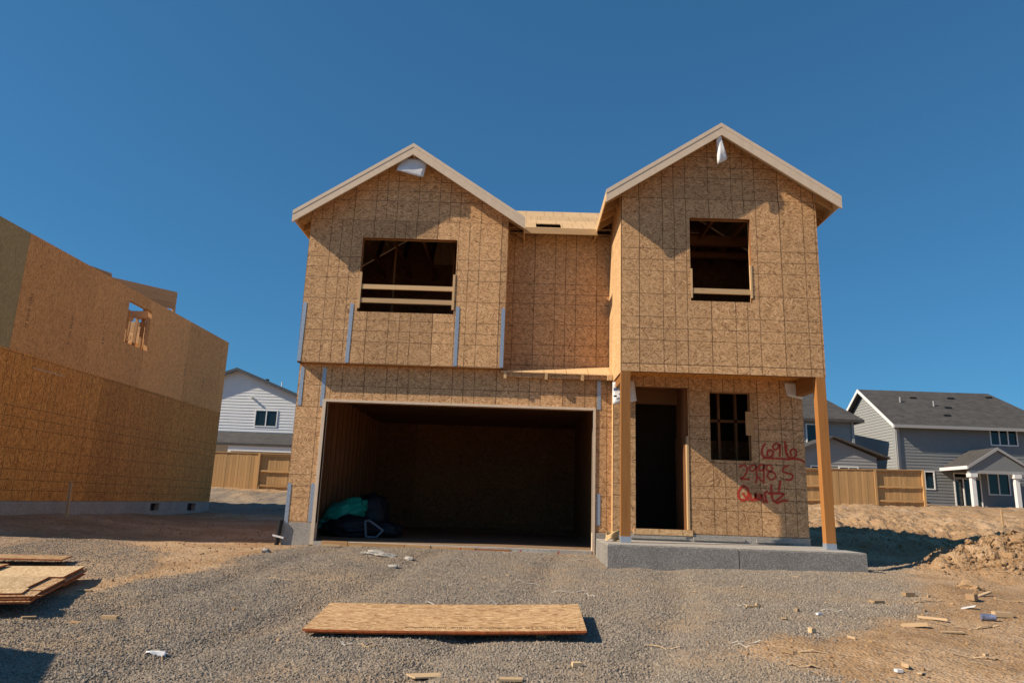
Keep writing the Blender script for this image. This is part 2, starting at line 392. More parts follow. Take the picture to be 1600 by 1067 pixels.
def rough(x, y):
    g = gravel_mask(x, y)
    def blob(cx, cy, s): return np.exp(-((x-cx)**2+(y-cy)**2)/s**2)
    lump = np.clip(blob(8.2,12.7,1.1)+blob(9.7,12.6,1.4)+.8*blob(7.2,12.3,.8), 0, 1)+.45*blob(9,17,3.2)+.6*blob(12,22,5)+.5*blob(14,27,6)+.5*blob(20,30,8)+.55*blob(9.5,20,3.5)
    lump = np.clip(lump, 0, 1)*(x > 5.6)
    z = fbm(x*.9, y*.9, 3, 1)*.07*(1-.5*g)
    z = z+fbm(x*3.1, y*3.1, 4, 11, .6)*(.035+.0*g)
    r = 1-np.abs(fbm(x*4.2, y*4.2, 5, 21, .62))*4
    far_ = (y > 15)*(x > 5.6)*np.clip((y-15)/3, 0, 1)*np.clip((44-y)/4, 0, 1)
    z = z+far_*(fbm(x*.8, y*.8, 5, 61, .65)*.34-.03+(1-np.abs(fbm(x*1.9, y*1.9, 5, 63, .62))*4)*.05)
    z = z+lump*(fbm(x*2.4, y*2.4, 6, 41, .72)*.48+r*.07)
    z = z+(y > 24)*(x < -3)*(fbm(x*.7, y*.7, 4, 77, .6)*.3+fbm(x*3, y*3, 4, 78, .6)*.12)
    # wheel ruts running down the gravel
    near = np.clip((13.2-y)/1.0, 0, 1)*np.clip((y-1)/2, 0, 1)
    for cx in (-2.9, -1.1, .9, 2.6):
        px = cx-.22*(12.5-y)+.15*np.sin(y*.9)
        z = z-near*.045*np.exp(-((x-px)/.22)**2)
    z = z+near*.02*np.exp(-((x+2.0+.22*(12.5-y))/.3)**2)
    keep = np.ones_like(z)
    hx = np.clip((x+4.4)/.4, 0, 1)*np.clip((5.4-x)/.4, 0, 1)*np.clip((y-12.6)/.5, 0, 1)*np.clip((18-y)/.5, 0, 1)
    return z*(1-hx*.8)
def ground(x, y):
    x = np.asarray(x, float); y = np.asarray(y, float); return height(x, y)+rough(x, y)
def gz(x, y): return float(ground(np.array([x]), np.array([y]))[0])

def grid_mesh(name, xs, ys):
    X, Y = np.meshgrid(xs, ys); Z = ground(X, Y); n, m_ = X.shape
    co = np.stack([X, Y, Z], -1).reshape(-1, 3).astype(np.float32)
    idx = np.arange(n*m_).reshape(n, m_)
    f = np.stack([idx[:-1,:-1], idx[:-1,1:], idx[1:,1:], idx[1:,:-1]], -1).reshape(-1, 4)
    me = bpy.data.meshes.new(name); me.vertices.add(len(co)); me.vertices.foreach_set('co', co.ravel())
    me.loops.add(f.size); me.loops.foreach_set('vertex_index', f.ravel().astype(np.int32))
    me.polygons.add(len(f)); me.polygons.foreach_set('loop_start', np.arange(0, f.size, 4, dtype=np.int32))
    me.polygons.foreach_set('loop_total', np.full(len(f), 4, np.int32)); me.update(calc_edges=True)
    me.polygons.foreach_set('use_smooth', np.ones(len(f), bool))
    g = gravel_mask(X, Y).ravel().astype(np.float32)
    a = me.attributes.new('gravel', 'FLOAT', 'POINT'); a.data.foreach_set('value', g)
    o = bpy.data.objects.new(name, me); C.objects.link(o); return o
def spaced(stops):
    out = [stops[0][0]]
    for (a, s0), (b, s1) in zip(stops[:-1], stops[1:]):
        x = a
        while x < b-1e-6:
            t = (x-a)/(b-a); x += s0+(s1-s0)*t
            out.append(min(x, b))
    return np.array(sorted(set(np.round(out, 4))))
xs = spaced([(-300,60),(-40,3),(-20,.5),(-11,.08),(-5,.05),(6,.05),(11,.05),(16,.12),(24,.5),(60,3),(300,60)])
ys = spaced([(-150,40),(-6,1),(4,.2),(4.8,.045),(10,.05),(15,.06),(24,.12),(36,.3),(60,1),(400,60)])
terrain = grid_mesh('ground', xs, ys)
tagp(terrain, kind='structure')

m, t, b = nt('earth'); tc = t.nodes.new('ShaderNodeTexCoord'); P0 = tc.outputs['Object']
at = t.nodes.new('ShaderNodeAttribute'); at.attribute_name = 'gravel'; gm = at.outputs['Fac']
n1 = noise(t, P0, .7, 6, .65); n2 = noise(t, P0, 9, 6, .7); n3 = noise(t, P0, 60, 3, .6)
dirt = ramp(t, n1, ((.34, (.30,.178,.090)), (.48, (.395,.248,.130)), (.62, (.50,.345,.21))))
dirt = mix(t, math_(t, 'MULTIPLY', math_(t, 'GREATER_THAN', n2, .62), .28), dirt, (.24,.14,.075))
spk = voro(t, P0, 34); ss = t.nodes.new('ShaderNodeSeparateColor'); L(t, spk.outputs['Color'], ss.inputs[0])
dirt = mix(t, math_(t, 'MULTIPLY', math_(t, 'GREATER_THAN', ss.outputs[0], .90), .55), dirt, (.45,.37,.27))
dirt = mix(t, math_(t, 'MULTIPLY', math_(t, 'LESS_THAN', ss.outputs[0], .08), .5), dirt, (.13,.08,.045))
gv = voro(t, P0, 38); gs = t.nodes.new('ShaderNodeSeparateColor'); L(t, gv.outputs['Color'], gs.inputs[0])
grav = ramp(t, gs.outputs[0], ((0, (.15,.125,.10)), (.5, (.25,.212,.17)), (1, (.36,.31,.25))))
gdn = math_(t, 'MULTIPLY', math_(t, 'SUBTRACT', n1, .47), 6.0, clampv=True)
grav = mix(t, math_(t, 'MULTIPLY', gdn, .6), grav, (.38,.27,.165))
gmn = math_(t, 'ADD', gm, math_(t, 'MULTIPLY', math_(t, 'SUBTRACT', gs.outputs[1], .5), .5), clampv=True)
col = mix(t, gmn, dirt, grav)
L(t, col, b.inputs['Base Color']); b.inputs['Roughness'].default_value = .95; b.inputs['Specular IOR Level'].default_value = .15
hh = math_(t, 'ADD', math_(t, 'MULTIPLY', n2, .7), math_(t, 'ADD', math_(t, 'MULTIPLY', n3, .18), math_(t, 'MULTIPLY', gv.outputs['Distance'], .35)))
hh = math_(t, 'ADD', hh, math_(t, 'MULTIPLY', noise(t, P0, 2.6, 5, .7), 1.6))
bump(t, b, hh, .75, .05)
terrain.data.materials.append(m); M['earth'] = m

def stone_mat(name, a, b_, c):
    m, t, b = nt(name); oi = t.nodes.new('ShaderNodeObjectInfo'); tc = t.nodes.new('ShaderNodeTexCoord')
    col = ramp(t, oi.outputs['Random'], ((0, a), (.55, b_), (1, c)))
    ge = t.nodes.new('ShaderNodeNewGeometry'); dn = math_(t, 'MULTIPLY', math_(t, 'SUBTRACT', noise(t, ge.outputs['Position'], .7, 6, .65), .47), 6.0, clampv=True)
    if 'gravel' in name: col = mix(t, math_(t, 'MULTIPLY', dn, .45), col, (.42,.31,.205))
    L(t, mix(t, noise(t, tc.outputs['Object'], 2.5, 2), col, tuple(x*.7 for x in b_)), b.inputs['Base Color'])
    b.inputs['Roughness'].default_value = .9; b.inputs['Specular IOR Level'].default_value = .2; return m
M['stone'] = stone_mat('gravel_stone', (.19,.162,.13), (.32,.272,.22), (.50,.43,.35))
M['clod'] = stone_mat('earth_clod', (.25,.145,.072), (.37,.235,.125), (.47,.32,.19))
def scatter(name, label_kind, xs, ys, dens, mat, r0, r1, seed, maskfun, power=1.0):
    """stones laid by geometry nodes over a patch that follows the ground"""
    X, Y = np.meshgrid(xs, ys); o = grid_mesh(name, xs, ys)
    d = maskfun(X, Y).ravel().astype(np.float32)
    a = o.data.attributes.new('dens', 'FLOAT', 'POINT'); a.data.foreach_set('value', d*dens)
    g = bpy.data.node_groups.new(name, 'GeometryNodeTree')
    g.interface.new_socket('Geometry', in_out='INPUT', socket_type='NodeSocketGeometry')
    g.interface.new_socket('Geometry', in_out='OUTPUT', socket_type='NodeSocketGeometry')
    n = g.nodes; l = g.links
    gi = n.new('NodeGroupInput'); go = n.new('NodeGroupOutput')
    di = n.new('GeometryNodeDistributePointsOnFaces'); di.inputs['Seed'].default_value = seed
    na = n.new('GeometryNodeInputNamedAttribute'); na.data_type = 'FLOAT'; na.inputs['Name'].default_value = 'dens'
    l.new(na.outputs['Attribute'], di.inputs['Density']); l.new(gi.outputs[0], di.inputs['Mesh'])
    ico = n.new('GeometryNodeMeshIcoSphere'); ico.inputs['Radius'].default_value = 1; ico.inputs['Subdivisions'].default_value = 1
    sp = n.new('GeometryNodeSetPosition'); rv = n.new('FunctionNodeRandomValue'); rv.data_type = 'FLOAT_VECTOR'
    rv.inputs[0].default_value = (-.22,-.22,-.22); rv.inputs[1].default_value = (.22,.22,.22)
    l.new(ico.outputs['Mesh'], sp.inputs['Geometry']); l.new(rv.outputs[0], sp.inputs['Offset'])
    sm = n.new('GeometryNodeSetMaterial'); sm.inputs['Material'].default_value = mat; l.new(sp.outputs[0], sm.inputs['Geometry'])
    ss_ = n.new('GeometryNodeSetShadeSmooth'); ss_.inputs['Shade Smooth'].default_value = False; l.new(sm.outputs[0], ss_.inputs['Geometry'])
    io = n.new('GeometryNodeInstanceOnPoints'); l.new(di.outputs['Points'], io.inputs['Points']); l.new(ss_.outputs[0], io.inputs['Instance'])
    rr = n.new('FunctionNodeRandomValue'); rr.data_type = 'FLOAT_VECTOR'; rr.inputs[0].default_value = (0,0,0); rr.inputs[1].default_value = (6.28,6.28,6.28); rr.inputs['Seed'].default_value = 3
    l.new(rr.outputs[0], io.inputs['Rotation'])
    r1n = n.new('FunctionNodeRandomValue'); r1n.data_type = 'FLOAT'; r1n.inputs[2].default_value = 0; r1n.inputs[3].default_value = 1; r1n.inputs['Seed'].default_value = 5
    pw = n.new('ShaderNodeMath'); pw.operation = 'POWER'; l.new(r1n.outputs[1], pw.inputs[0]); pw.inputs[1].default_value = power
    mr = n.new('ShaderNodeMapRange'); l.new(pw.outputs[0], mr.inputs[0]); mr.inputs[3].default_value = r0; mr.inputs[4].default_value = r1
    rs = n.new('FunctionNodeRandomValue'); rs.data_type = 'FLOAT_VECTOR'; rs.inputs[0].default_value = (.7,.7,.45); rs.inputs[1].default_value = (1.3,1.1,.9); rs.inputs['Seed'].default_value = 8
    vm = n.new('ShaderNodeVectorMath'); vm.operation = 'SCALE'; l.new(rs.outputs[0], vm.inputs[0]); l.new(mr.outputs[0], vm.inputs['Scale'])
    l.new(vm.outputs[0], io.inputs['Scale']); l.new(io.outputs[0], go.inputs[0])
    md = o.modifiers.new('scatter', 'NODES'); md.node_group = g
    tagp(o, kind='stuff'); return o
def not_house(X, Y): return ~((X > -4.1) & (X < 5.1) & (Y > 13.0))*~((X > 1.36) & (X < 5.2) & (Y > 11.15))
gr_ = scatter('gravel', 0, np.arange(-8, 7.2, .12), np.arange(4.4, 14.4, .12), 2700, M['stone'], .005, .014, 1,
        lambda X, Y: np.clip(gravel_mask(X, Y)*1.3-.12, 0, 1)*not_house(X, Y)*np.where(Y > 9, .75, 1)*np.clip(.85+fbm(X*1.2, Y*1.2, 3, 91)*1.5, .2, 1), 1.6)
tagp(gr_, 'grey crushed gravel spread in front of the house', 'gravel')
cl_ = scatter('earth_clods', 0, np.arange(-11, 17, .2), np.arange(4.4, 26, .2), 45, M['clod'], .005, .026, 2,
        lambda X, Y: np.clip(1-gravel_mask(X, Y), 0.05, 1)*not_house(X, Y)*(1+2.5*np.clip(fbm(X, Y, 3, 55)*3, 0, 1)), 5)
tagp(cl_, 'brown crumbs of dry earth lying on the bare soil', 'soil')
def mound(X, Y): return np.clip(np.exp(-((X-8.3)/1.4)**2-((Y-12.5)/.9)**2)+np.exp(-((X-9.8)/1.5)**2-((Y-12.4)/.9)**2)+.25*np.exp(-((X-9.5)/3)**2-((Y-17)/3)**2)-.12, 0, 1)
cm_ = scatter('mound_clods', 0, np.arange(5.6, 14, .15), np.arange(10.5, 22, .15), 1000, M['clod'], .007, .055, 4, mound, 3.6)
tagp(cm_, 'crumbly clods of dug earth heaped right of the porch', 'soil')

# sky is the World; the house follows
M['dirty_slab'] = plain('dusty_slab', (.26,.17,.10), .85, var=.2, sc=3)
YU, YR, YM, YP, YG = 12.85, 11.78, 13.48, 12.78, 13.05
XL, XA, XB, XR = -4.12, -.345, 1.656, 5.04
Z2 = 2.37
house = empty('unfinished_house', (.4, 14, -.9), 'two storey house shell of bare strand board with two front gables and open garage', 'house')
T_ = .012
G = dict(root=house)
def W(axis, plane, sgn, region, uc, vc, openings=(), mat='osb', off=(0,0), name='sheathing_panel', frame=True, **k):
    o = wall(house, axis, plane, T_*sgn, region, uc, vc, name, M[mat], openings, off, **k)
    if frame:
        wall(house, axis, plane+(T_+.0015)*sgn, .088*sgn, region, [], [], 'wall_framing', M['stud_dark'], openings)
    return o
IN = 'osb_shade'
# --- left upper storey
SL = .66
WINL = (-3.10,-1.30,3.355,4.81)
W('y', YU, 1, rect(XL,XA,Z2,5.155), [-2.9,-1.68,-.46], [], [WINL], off=(-2.9,2.38))
ag = 6.566; apx = -2.2
def gz_l(x): return ag-SL*abs(x-apx)
W('y', YU, 1, [(XL,5.158),(XA,5.158),(XA,gz_l(XA)),(apx,ag),(XL,gz_l(XL))], [-3.3,-.86], [6.375], mat='osb_gable', off=(-3.3,5.158-3.6576), stagger=1.0)
# --- right upper storey
WINR = (2.835,3.885,3.448,4.953)
W('y', YR, 1, rect(XB,XR,2.2,5.295), [1.96,3.18,4.40], [2.33], [WINR], off=(1.96,2.335))
arx = 3.345; ar = 6.549; SR = .655
def gz_r(x): return ar-SR*abs(x-arx)
W('y', YR, 1, [(XB,5.298),(XR,5.298),(XR,gz_r(XR)),(arx,ar),(XB,gz_r(XB))], [1.95,4.39], [6.2], mat='osb_gable', off=(1.95,5.298-3.6576), stagger=.9)
# side walls
W('x', XB, 1, [(YR+T_,2.2),(YM,2.2),(YM,5.44),(YR+T_,5.44)], [13.0], [3.42,4.64], mat='osb_side', off=(YR,2.2))
W('x', XA, -1, rect(YU+T_,YM,Z2,5.345), [], [3.6], mat='osb_side', off=(YU,2.2))
W('x', XL, 1, rect(YU+T_,16.5,Z2,5.303), frange(14,16.5,1.22), [3.6], off=(YU,2.2))
W('x', XR, -1, rect(YR+T_,15.0,2.2,5.442), frange(13,15,1.22), [3.6], off=(YR,2.2))
# recessed middle wall
W('y', YM, 1, rect(XA-.1,XB+.1,Z2,5.31), [.19,1.41], [], off=(-1.03,2.36-.2))
# lower storey, garage front
GO = (-3.565,1.323,-.80,1.683)
W('y', YG, 1, [(XL,-.47),(1.75,-.47),(1.75,Z2),(XL,Z2)], [-2.9,-.46,.76], [1.68], [GO], off=(-2.9,-.45-1.2192))
# porch wall
WINP = (3.367,4.085,.853,2.05); DOOR = (2.045,2.98,-.36,2.115)
W('y', YP, 1, rect(1.66,5.02,-.425,2.33), [3.0,4.22], [2.06], [WINP, DOOR], off=(3.0,-.42))
W('x', 1.66, 1, rect(YP+T_,YG-.001,-.47,2.33), [], [], mat='osb_side', off=(YP,-.4))
W('x', XL, 1, rect(YG+T_,20.5,-.47,Z2), frange(14.2,20.5,1.22), [], off=(YG,-.4))
W('x', 5.02, -1, rect(YP+T_,15.0,-.425,2.33), frange(14,15,1.22), [], off=(YP,-.4))
# back walls and garage divider
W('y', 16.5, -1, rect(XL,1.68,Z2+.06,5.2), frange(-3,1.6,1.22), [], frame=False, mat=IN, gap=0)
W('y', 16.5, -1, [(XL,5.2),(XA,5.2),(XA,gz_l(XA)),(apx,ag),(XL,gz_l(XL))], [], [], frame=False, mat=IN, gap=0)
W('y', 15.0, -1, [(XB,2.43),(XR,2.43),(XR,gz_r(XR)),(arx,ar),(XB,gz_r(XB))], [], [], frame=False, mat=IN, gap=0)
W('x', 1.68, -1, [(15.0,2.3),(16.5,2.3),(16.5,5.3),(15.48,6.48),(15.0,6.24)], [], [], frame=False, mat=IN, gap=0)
W('y', 15.0, -1, rect(1.62,5.02,-.6,2.44), frange(3,5,1.22), [], frame=False, mat='deep_shade', gap=0)  # entry back wall, darkness of the room put into its colour
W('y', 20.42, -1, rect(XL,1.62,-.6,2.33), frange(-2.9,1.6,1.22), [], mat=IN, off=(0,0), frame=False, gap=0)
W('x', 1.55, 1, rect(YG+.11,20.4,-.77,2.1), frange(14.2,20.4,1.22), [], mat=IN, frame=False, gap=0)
MB().box(XL+.03,1.6,16.52,20.5,2.30,2.36).build('lean_to_roof', M['osb_roof'], house)
# floors and ceilings
MB().box(XL+.11,1.55,YG+.16,20.4,-.87,-.775).build('garage_slab', M['dirty_slab'], house)
MB().box(1.7,5.0,YP+.12,14.9,-.6,-.43).build('entry_floor', M['stud_dark'], house)
MB().box(XL+.11,1.55,YG+.11,16.4,2.08,2.10).build('garage_ceiling', M['osb_shade'], house)
MB().box(XL+.11,1.55,16.4,20.4,2.08,2.10).build('garage_ceiling', M['osb_shade'], house)
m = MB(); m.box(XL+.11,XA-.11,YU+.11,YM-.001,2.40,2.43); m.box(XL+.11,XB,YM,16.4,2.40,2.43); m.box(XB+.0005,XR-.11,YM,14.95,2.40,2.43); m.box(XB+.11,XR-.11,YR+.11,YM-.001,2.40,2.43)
m.build('upper_floor', M['osb_shade'], house)
MB().box(XL+T_,XA,YU+T_+.002,YG-.002,2.374,2.39).build('overhang_soffit', M['osb_low'], house)
MB().box(XB+T_,XR-T_,YR+T_+.002,YP-.002,2.30,2.315).build('porch_ceiling', M['osb_low'], house)
# garage interior studs along the left wall and header
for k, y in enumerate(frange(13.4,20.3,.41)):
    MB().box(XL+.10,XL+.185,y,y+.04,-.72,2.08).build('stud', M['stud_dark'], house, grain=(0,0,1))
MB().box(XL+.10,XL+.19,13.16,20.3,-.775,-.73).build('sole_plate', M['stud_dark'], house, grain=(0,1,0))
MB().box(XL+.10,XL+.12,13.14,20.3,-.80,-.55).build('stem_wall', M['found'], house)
MB().box(XL+.12,1.54,20.30,20.4,-.80,-.58).build('stem_wall', M['osb_shade'], house)  # back stem wall in the darkened board tone, garage shade in its colour
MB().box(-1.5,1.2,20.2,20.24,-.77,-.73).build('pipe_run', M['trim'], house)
# garage opening trim
f0 = YG-.022
MB().box(-3.625,-3.565,f0,YG+.15,-.84,1.683).build('opening_trim', M['trim'], house, label='left jamb of the garage opening')
MB().box(1.323,1.368,f0,YG+.15,-.87,1.683).build('opening_trim', M['trim'], house, label='right jamb of the garage opening')
MB().box(-3.625,1.368,f0,YG+.15,1.685,1.728).build('opening_trim', M['trim'], house, label='head trim across the garage opening')
# form boards in front of the garage slab
for (a, b_, z0, dz, mt, w) in ((-3.4,-2.95,-.80,.0,'stud',.03),(-2.94,-1.95,-.815,-.0,'stud',.035),(-1.94,-1.5,-.82,0,'stud',.05),(-1.49,-.72,-.83,-.0,'stud',.04),(-.70,-.1,-.84,0,'stud_dark',.05),(-.095,.55,-.865,0,'found',.05),(.0,1.30,-.885,.0,'stud',.03)):
    MB().box(a,b_,YG-.05-w,YG-.03,z0-.05,z0+.035).build('form_board' if mt == 'stud' else 'concrete_lip', M[mt], house, grain=(1,0,0))
MB().box(-3.56,1.318,YG-.03,YG+.158,-.95,-.778).build('slab_edge', M['conc'], house)
# foundation
MB().box(XL-.02,-3.63,YG-.002,YG+.15,-1.15,-.472).build('foundation_pier', M['found'], house, label='left concrete pier below the garage wall')
MB().box(1.37,1.66,YG-.015,YG+.15,-1.15,-.472).build('foundation_pier', M['found'], house, label='right concrete pier beside the porch')
MB().box(XL-.02,XL+.13,YG+.151,20.5,-1.15,-.472).build('foundation_wall', M['found'], house)
MB().box(4.90,5.04,YP+.02,15.0,-1.15,-.43).build('foundation_wall', M['found'], house)
MB().box(1.661,5.03,YP-.012,YP+.09,-.56,-.428).build('foundation_wall', M['found'], house)
MB().box(2.0,3.02,YP-.03,YP+.012,-.455,-.36).build('threshold', M['osb_side'], house, grain=(1,0,0))
for a, b_ in ((1.95,2.9),(3.02,3.9),(4.1,4.7)):
    MB().box(a,b_,YP-.045,YP-.02,-.52,-.47).build('ledger_strip', M['found'], house)
# straps
def strap(x, y, z0, z1, tilt=0):
    m = MB(); m.slab([(x-.033,y,z0),(x+.033,y,z0),(x+.033+tilt,y,z1),(x-.02+tilt,y,z1+.02),(x-.033+tilt,y,z1)], (0,.004,0))
    s = m.build('metal_strap', M['strap'], house)
    h = MB()
    for k in range(int((z1-z0)/.09)):
        zz = z0+.05+k*.09; xx = x+tilt*(zz-z0)/(z1-z0)+(.014 if k % 2 else -.014)
        h.box(xx-.005,xx+.005,y-.002,y,zz-.005,zz+.005)
    h.build('nail_head', M['found'], s, kind='stuff')
for x, t2 in ((-4.085,.015),(-3.205,.01),(-1.225,0),(-.38,0)): strap(x, YU-.0065, 2.385, 3.49, t2)
for x in (-4.055,-3.645): strap(x, YG-.0065, 1.6, 2.30)
strap(1.425, YG-.0065, 1.70, 2.29); strap(1.43, YG-.0065, -.34, .19); strap(-4.085, YG-.0075, -.52, .19, .0); strap(-3.665, YG-.0075, -.46, .20)
# window and door framing
def opening_frame(o, y, d=.14, sill=True, depth0=.014):
    x0, x1, z0, z1 = o; mt = M['stud'] if sill else M['stud_dark']  # door framing takes the darker copy, porch shade put into its colour
    MB().box(x0-.04,x1+.04,y+depth0,y+d,z1+.001,z1+.06).build('header', mt, house, grain=(1,0,0))
    MB().box(x0-.04,x0-.001,y+depth0,y+d,z0,z1).build('jamb_stud', mt, house, grain=(0,0,1))
    MB().box(x1+.001,x1+.04,y+depth0,y+d,z0,z1).build('jamb_stud', mt, house, grain=(0,0,1))
    if sill: MB().box(x0-.04,x1+.04,y+depth0,y+d,z0-.04,z0-.001).build('sill_plate', mt, house, grain=(1,0,0))
for o, y in ((WINL,YU),(WINR,YR),(WINP,YP)): opening_frame(o, y)
opening_frame(DOOR, YP, sill=False)
MB().box(DOOR[1]-.035,DOOR[1]-.003,YP-.012,YP+.1,-.355,1.25).build('lit_casing_strip', M['rail'], house, grain=(0,0,1))  # pale tone and cut length stand in for sunlight on the jamb
# guard rails
for z0, z1 in ((3.80,3.885),(3.535,3.62)):
    MB().box(-3.054,-1.344,YU+.0,YU+.036,z0,z1).build('guard_rail', M['rail'], house, grain=(1,0,0))
MB().box(-3.098,-3.055,YU-.012,YU+.04,3.42,4.12).build('rail_post', M['rail'], house, grain=(0,0,1))
MB().box(-1.343,-1.302,YU-.012,YU+.04,3.44,4.12).build('rail_post', M['rail'], house, grain=(0,0,1))
MB().box(2.867,3.852,YR+.0,YR+.036,3.585,3.675).build('guard_rail', M['rail'], house, grain=(1,0,0))
MB().box(2.837,2.866,YR-.008,YR+.04,3.50,4.02).build('rail_post', M['rail'], house, grain=(0,0,1))
MB().box(3.853,3.883,YR-.012,YR+.04,3.52,4.11).build('rail_post', M['rail'], house, grain=(0,0,1))
MB().box(3.995,4.12,YP-.014,YP-.001,1.30,1.72).build('board_scrap', M['stud'], house, label='pale board nailed at the right edge of the porch window')
# inside the door and porch window
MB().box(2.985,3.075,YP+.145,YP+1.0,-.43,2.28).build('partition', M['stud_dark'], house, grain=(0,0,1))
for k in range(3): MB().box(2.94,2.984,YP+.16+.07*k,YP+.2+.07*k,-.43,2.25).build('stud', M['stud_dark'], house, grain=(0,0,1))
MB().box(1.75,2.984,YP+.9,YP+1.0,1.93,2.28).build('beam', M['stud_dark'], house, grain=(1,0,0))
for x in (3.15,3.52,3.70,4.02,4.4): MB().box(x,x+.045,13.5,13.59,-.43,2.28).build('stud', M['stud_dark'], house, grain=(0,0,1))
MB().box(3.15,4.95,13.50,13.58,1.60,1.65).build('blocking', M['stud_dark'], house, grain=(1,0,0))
MB().box(3.1,4.95,14.41,14.42,-.43,1.34).build('partition', M['osb_shade'], house)
# roof trusses inside
for k, x in enumerate(frange(-3.95,4.95,.61)):
    y0 = YM+.1 if XA < x < XB else (YU+.12 if x < XA else YR+.12)
    MB().box(x,x+.038,y0,16.38 if x < XB-.1 else 14.9,5.12,5.21).build('truss_chord', M['stud_dark'], house, grain=(0,1,0))
    if x < XB-.1: MB().beam((x+.02,15.2,5.2),(x+.02,15.9,6.0),.038,.09,up=(1,0,0)).build('truss_web', M['deep_shade'], house, grain=(0,.8,.5))  # webs coloured near black to stand in for attic shade
    if k % 2 == 0: MB().box(x,x+.038,14.2,14.29,2.45,5.12).build('stud', M['stud_dark'], house, grain=(0,0,1))
MB().box(-3.95,XA-.15,14.3,14.34,3.9,4.05).build('brace', M['stud_dark'], house, grain=(1,0,0))
MB().box(2.0,4.8,YR+1.5,YR+1.6,5.02,5.22).build('ceiling_beam', M['stud_dark'], house, grain=(1,0,0))
MB().box(2.0,4.8,YR+2.1,YR+2.2,4.98,5.10).build('ceiling_beam', M['stud_dark'], house, grain=(1,0,0))
# --- roofs
def gable_roof(cx, half, za, slope, y0, y1, wx):
    ze = za-slope*half
    for s in (-1, 1):
        e = cx+s*half
        for a, b_ in ((y0+.012,y0+1.2),(y0+1.203,y0+3.6),(y0+3.603,y1)):
            for f0_, f1_ in ((0,.5),(.502,1)):
                xa = cx+s*half*f0_; xb = cx+s*half*f1_; z_a = za-slope*half*f0_; z_b = za-slope*half*f1_
                MB().slab([(xa,a,z_a),(xb,a,z_b),(xb,b_,z_b),(xa,b_,z_a)], (0,0,-.016)).build('roof_panel', M['osb_roof'], house)
        # rake board and its drip strip
        def tr(y, yt, za_, top, bot, name, mt):
            MB().prism([(e,y,ze-top),(cx,y,za_-top),(cx,y,za_-bot),(e,y,ze-bot)],[(e,yt,ze-top),(cx,yt,za_-top),(cx,yt,za_-bot),(e,yt,ze-bot)]).build(name, mt, house, grain=(s*.83,0,-.55))
        tr(y0, y0+.035, za, .055, .215, 'rake_board', M['trim'])
        tr(y0-.006, y0+.011, za, -.012, .062, 'rake_strip', M['trim'])
        # eave board along the side
        ex = e-s*.02
        MB().box(min(e,ex),max(e,ex),y0+.037,y1,ze-.15,ze-.02).build('eave_board', M['rail'], house, grain=(0,1,0))
        w = wx[0] if s < 0 else wx[1]
        for y in frange(y0+.30,y1-.1,.406):
            MB().prism([(w,y,ze+abs(e-w)*slope-.02),(ex,y,ze-.02),(ex,y,ze-.13),(w,y,ze+abs(e-w)*slope-.15)],
                       [(w,y+.04,ze+abs(e-w)*slope-.02),(ex,y+.04,ze-.02),(ex,y+.04,ze-.13),(w,y+.04,ze+abs(e-w)*slope-.15)]).build('rafter_tail', M['stud'], house, grain=(1,0,0))
    MB().box(cx-.02,cx+.02,y0+.036,y0+.36,za-.2,za-.03).build('ridge_block', M['trim'], house)
gable_roof(apx, 2.17, 6.595, SL, 12.51, 16.85, (XL,XA))
gable_roof(arx, 2.0, 6.578, SR, 11.435, 15.35, (XB,XR))
# main roof between the gables
s2 = .565; e0 = 13.08; ez = 5.195
def mz(y): return ez+s2*(y-e0)
hole = (.185,.68)
rows = [(e0,13.17),(13.173,13.66),(13.663,14.1),(14.103,14.7),(14.703,15.48)]
for r, (a, b_) in enumerate(rows):
    xe = arx if r < 4 else 1.85
    xs_ = [apx]+[c for c in frange(-1.6+(.6 if r % 2 else 0),xe-.05,1.22)]+[xe]
    for x0, x1 in zip(xs_[:-1], xs_[1:]):
        segs = [(x0+.002,x1-.002)]
        if r == 1:
            segs = [(max(x0,hole[1]) ,x1),(x0,min(x1,hole[0]))]; segs = [(u, v) for u, v in segs if v-u > .01]
        for u, v in segs:
            MB().slab([(u,a,mz(a)),(v,a,mz(a)),(v,b_,mz(b_)),(u,b_,mz(b_))], (0,0,-.016)).build('roof_panel', M['osb_roof'], house, off=(.3*r,.2*r,0))
MB().slab([(apx,15.482,mz(15.48)),(1.85,15.482,mz(15.48)),(1.85,16.85,5.18),(apx,16.85,5.18)], (0,0,-.016)).build('roof_panel', M['osb_roof'], house)
MB().box(-.06,1.37,e0-.035,e0-.002,ez-.125,ez-.005).build('eave_board', M['rail'], house, grain=(1,0,0))
MB().slab([(-.3,13.10,mz(13.10)-.09),(1.64,13.10,mz(13.10)-.09),(1.64,13.475,mz(13.475)-.09),(-.3,13.475,mz(13.475)-.09)],(0,0,-.012)).build('sun_baffle', M['deep_shade'], house)  # added board blocking sun through the roof hole, toned dark as its shade
# pent roof over the garage recess
m = MB(); m.slab([(XA-.04,12.90,2.335),(XB-.005,12.90,2.325),(XB-.005,YM-.004,2.58),(XA+.0,YM-.004,2.44)], (0,0,-.018)); m.build('pent_roof', M['osb_roof'], house)
MB().box(XA+.02,XB-.01,12.93,12.965,2.235,2.312).build('pent_fascia', M['osb'], house, grain=(1,0,0))
for x in (-.33,.42,1.08): MB().box(x,x+.05,12.89,12.93,2.20,2.315).build('rafter_tail', M['rail'], house, grain=(0,1,0))
MB().box(XB-.10,XB-.012,12.85,12.93,2.22,2.315).build('rafter_tail', M['rail'], house, grain=(0,1,0))
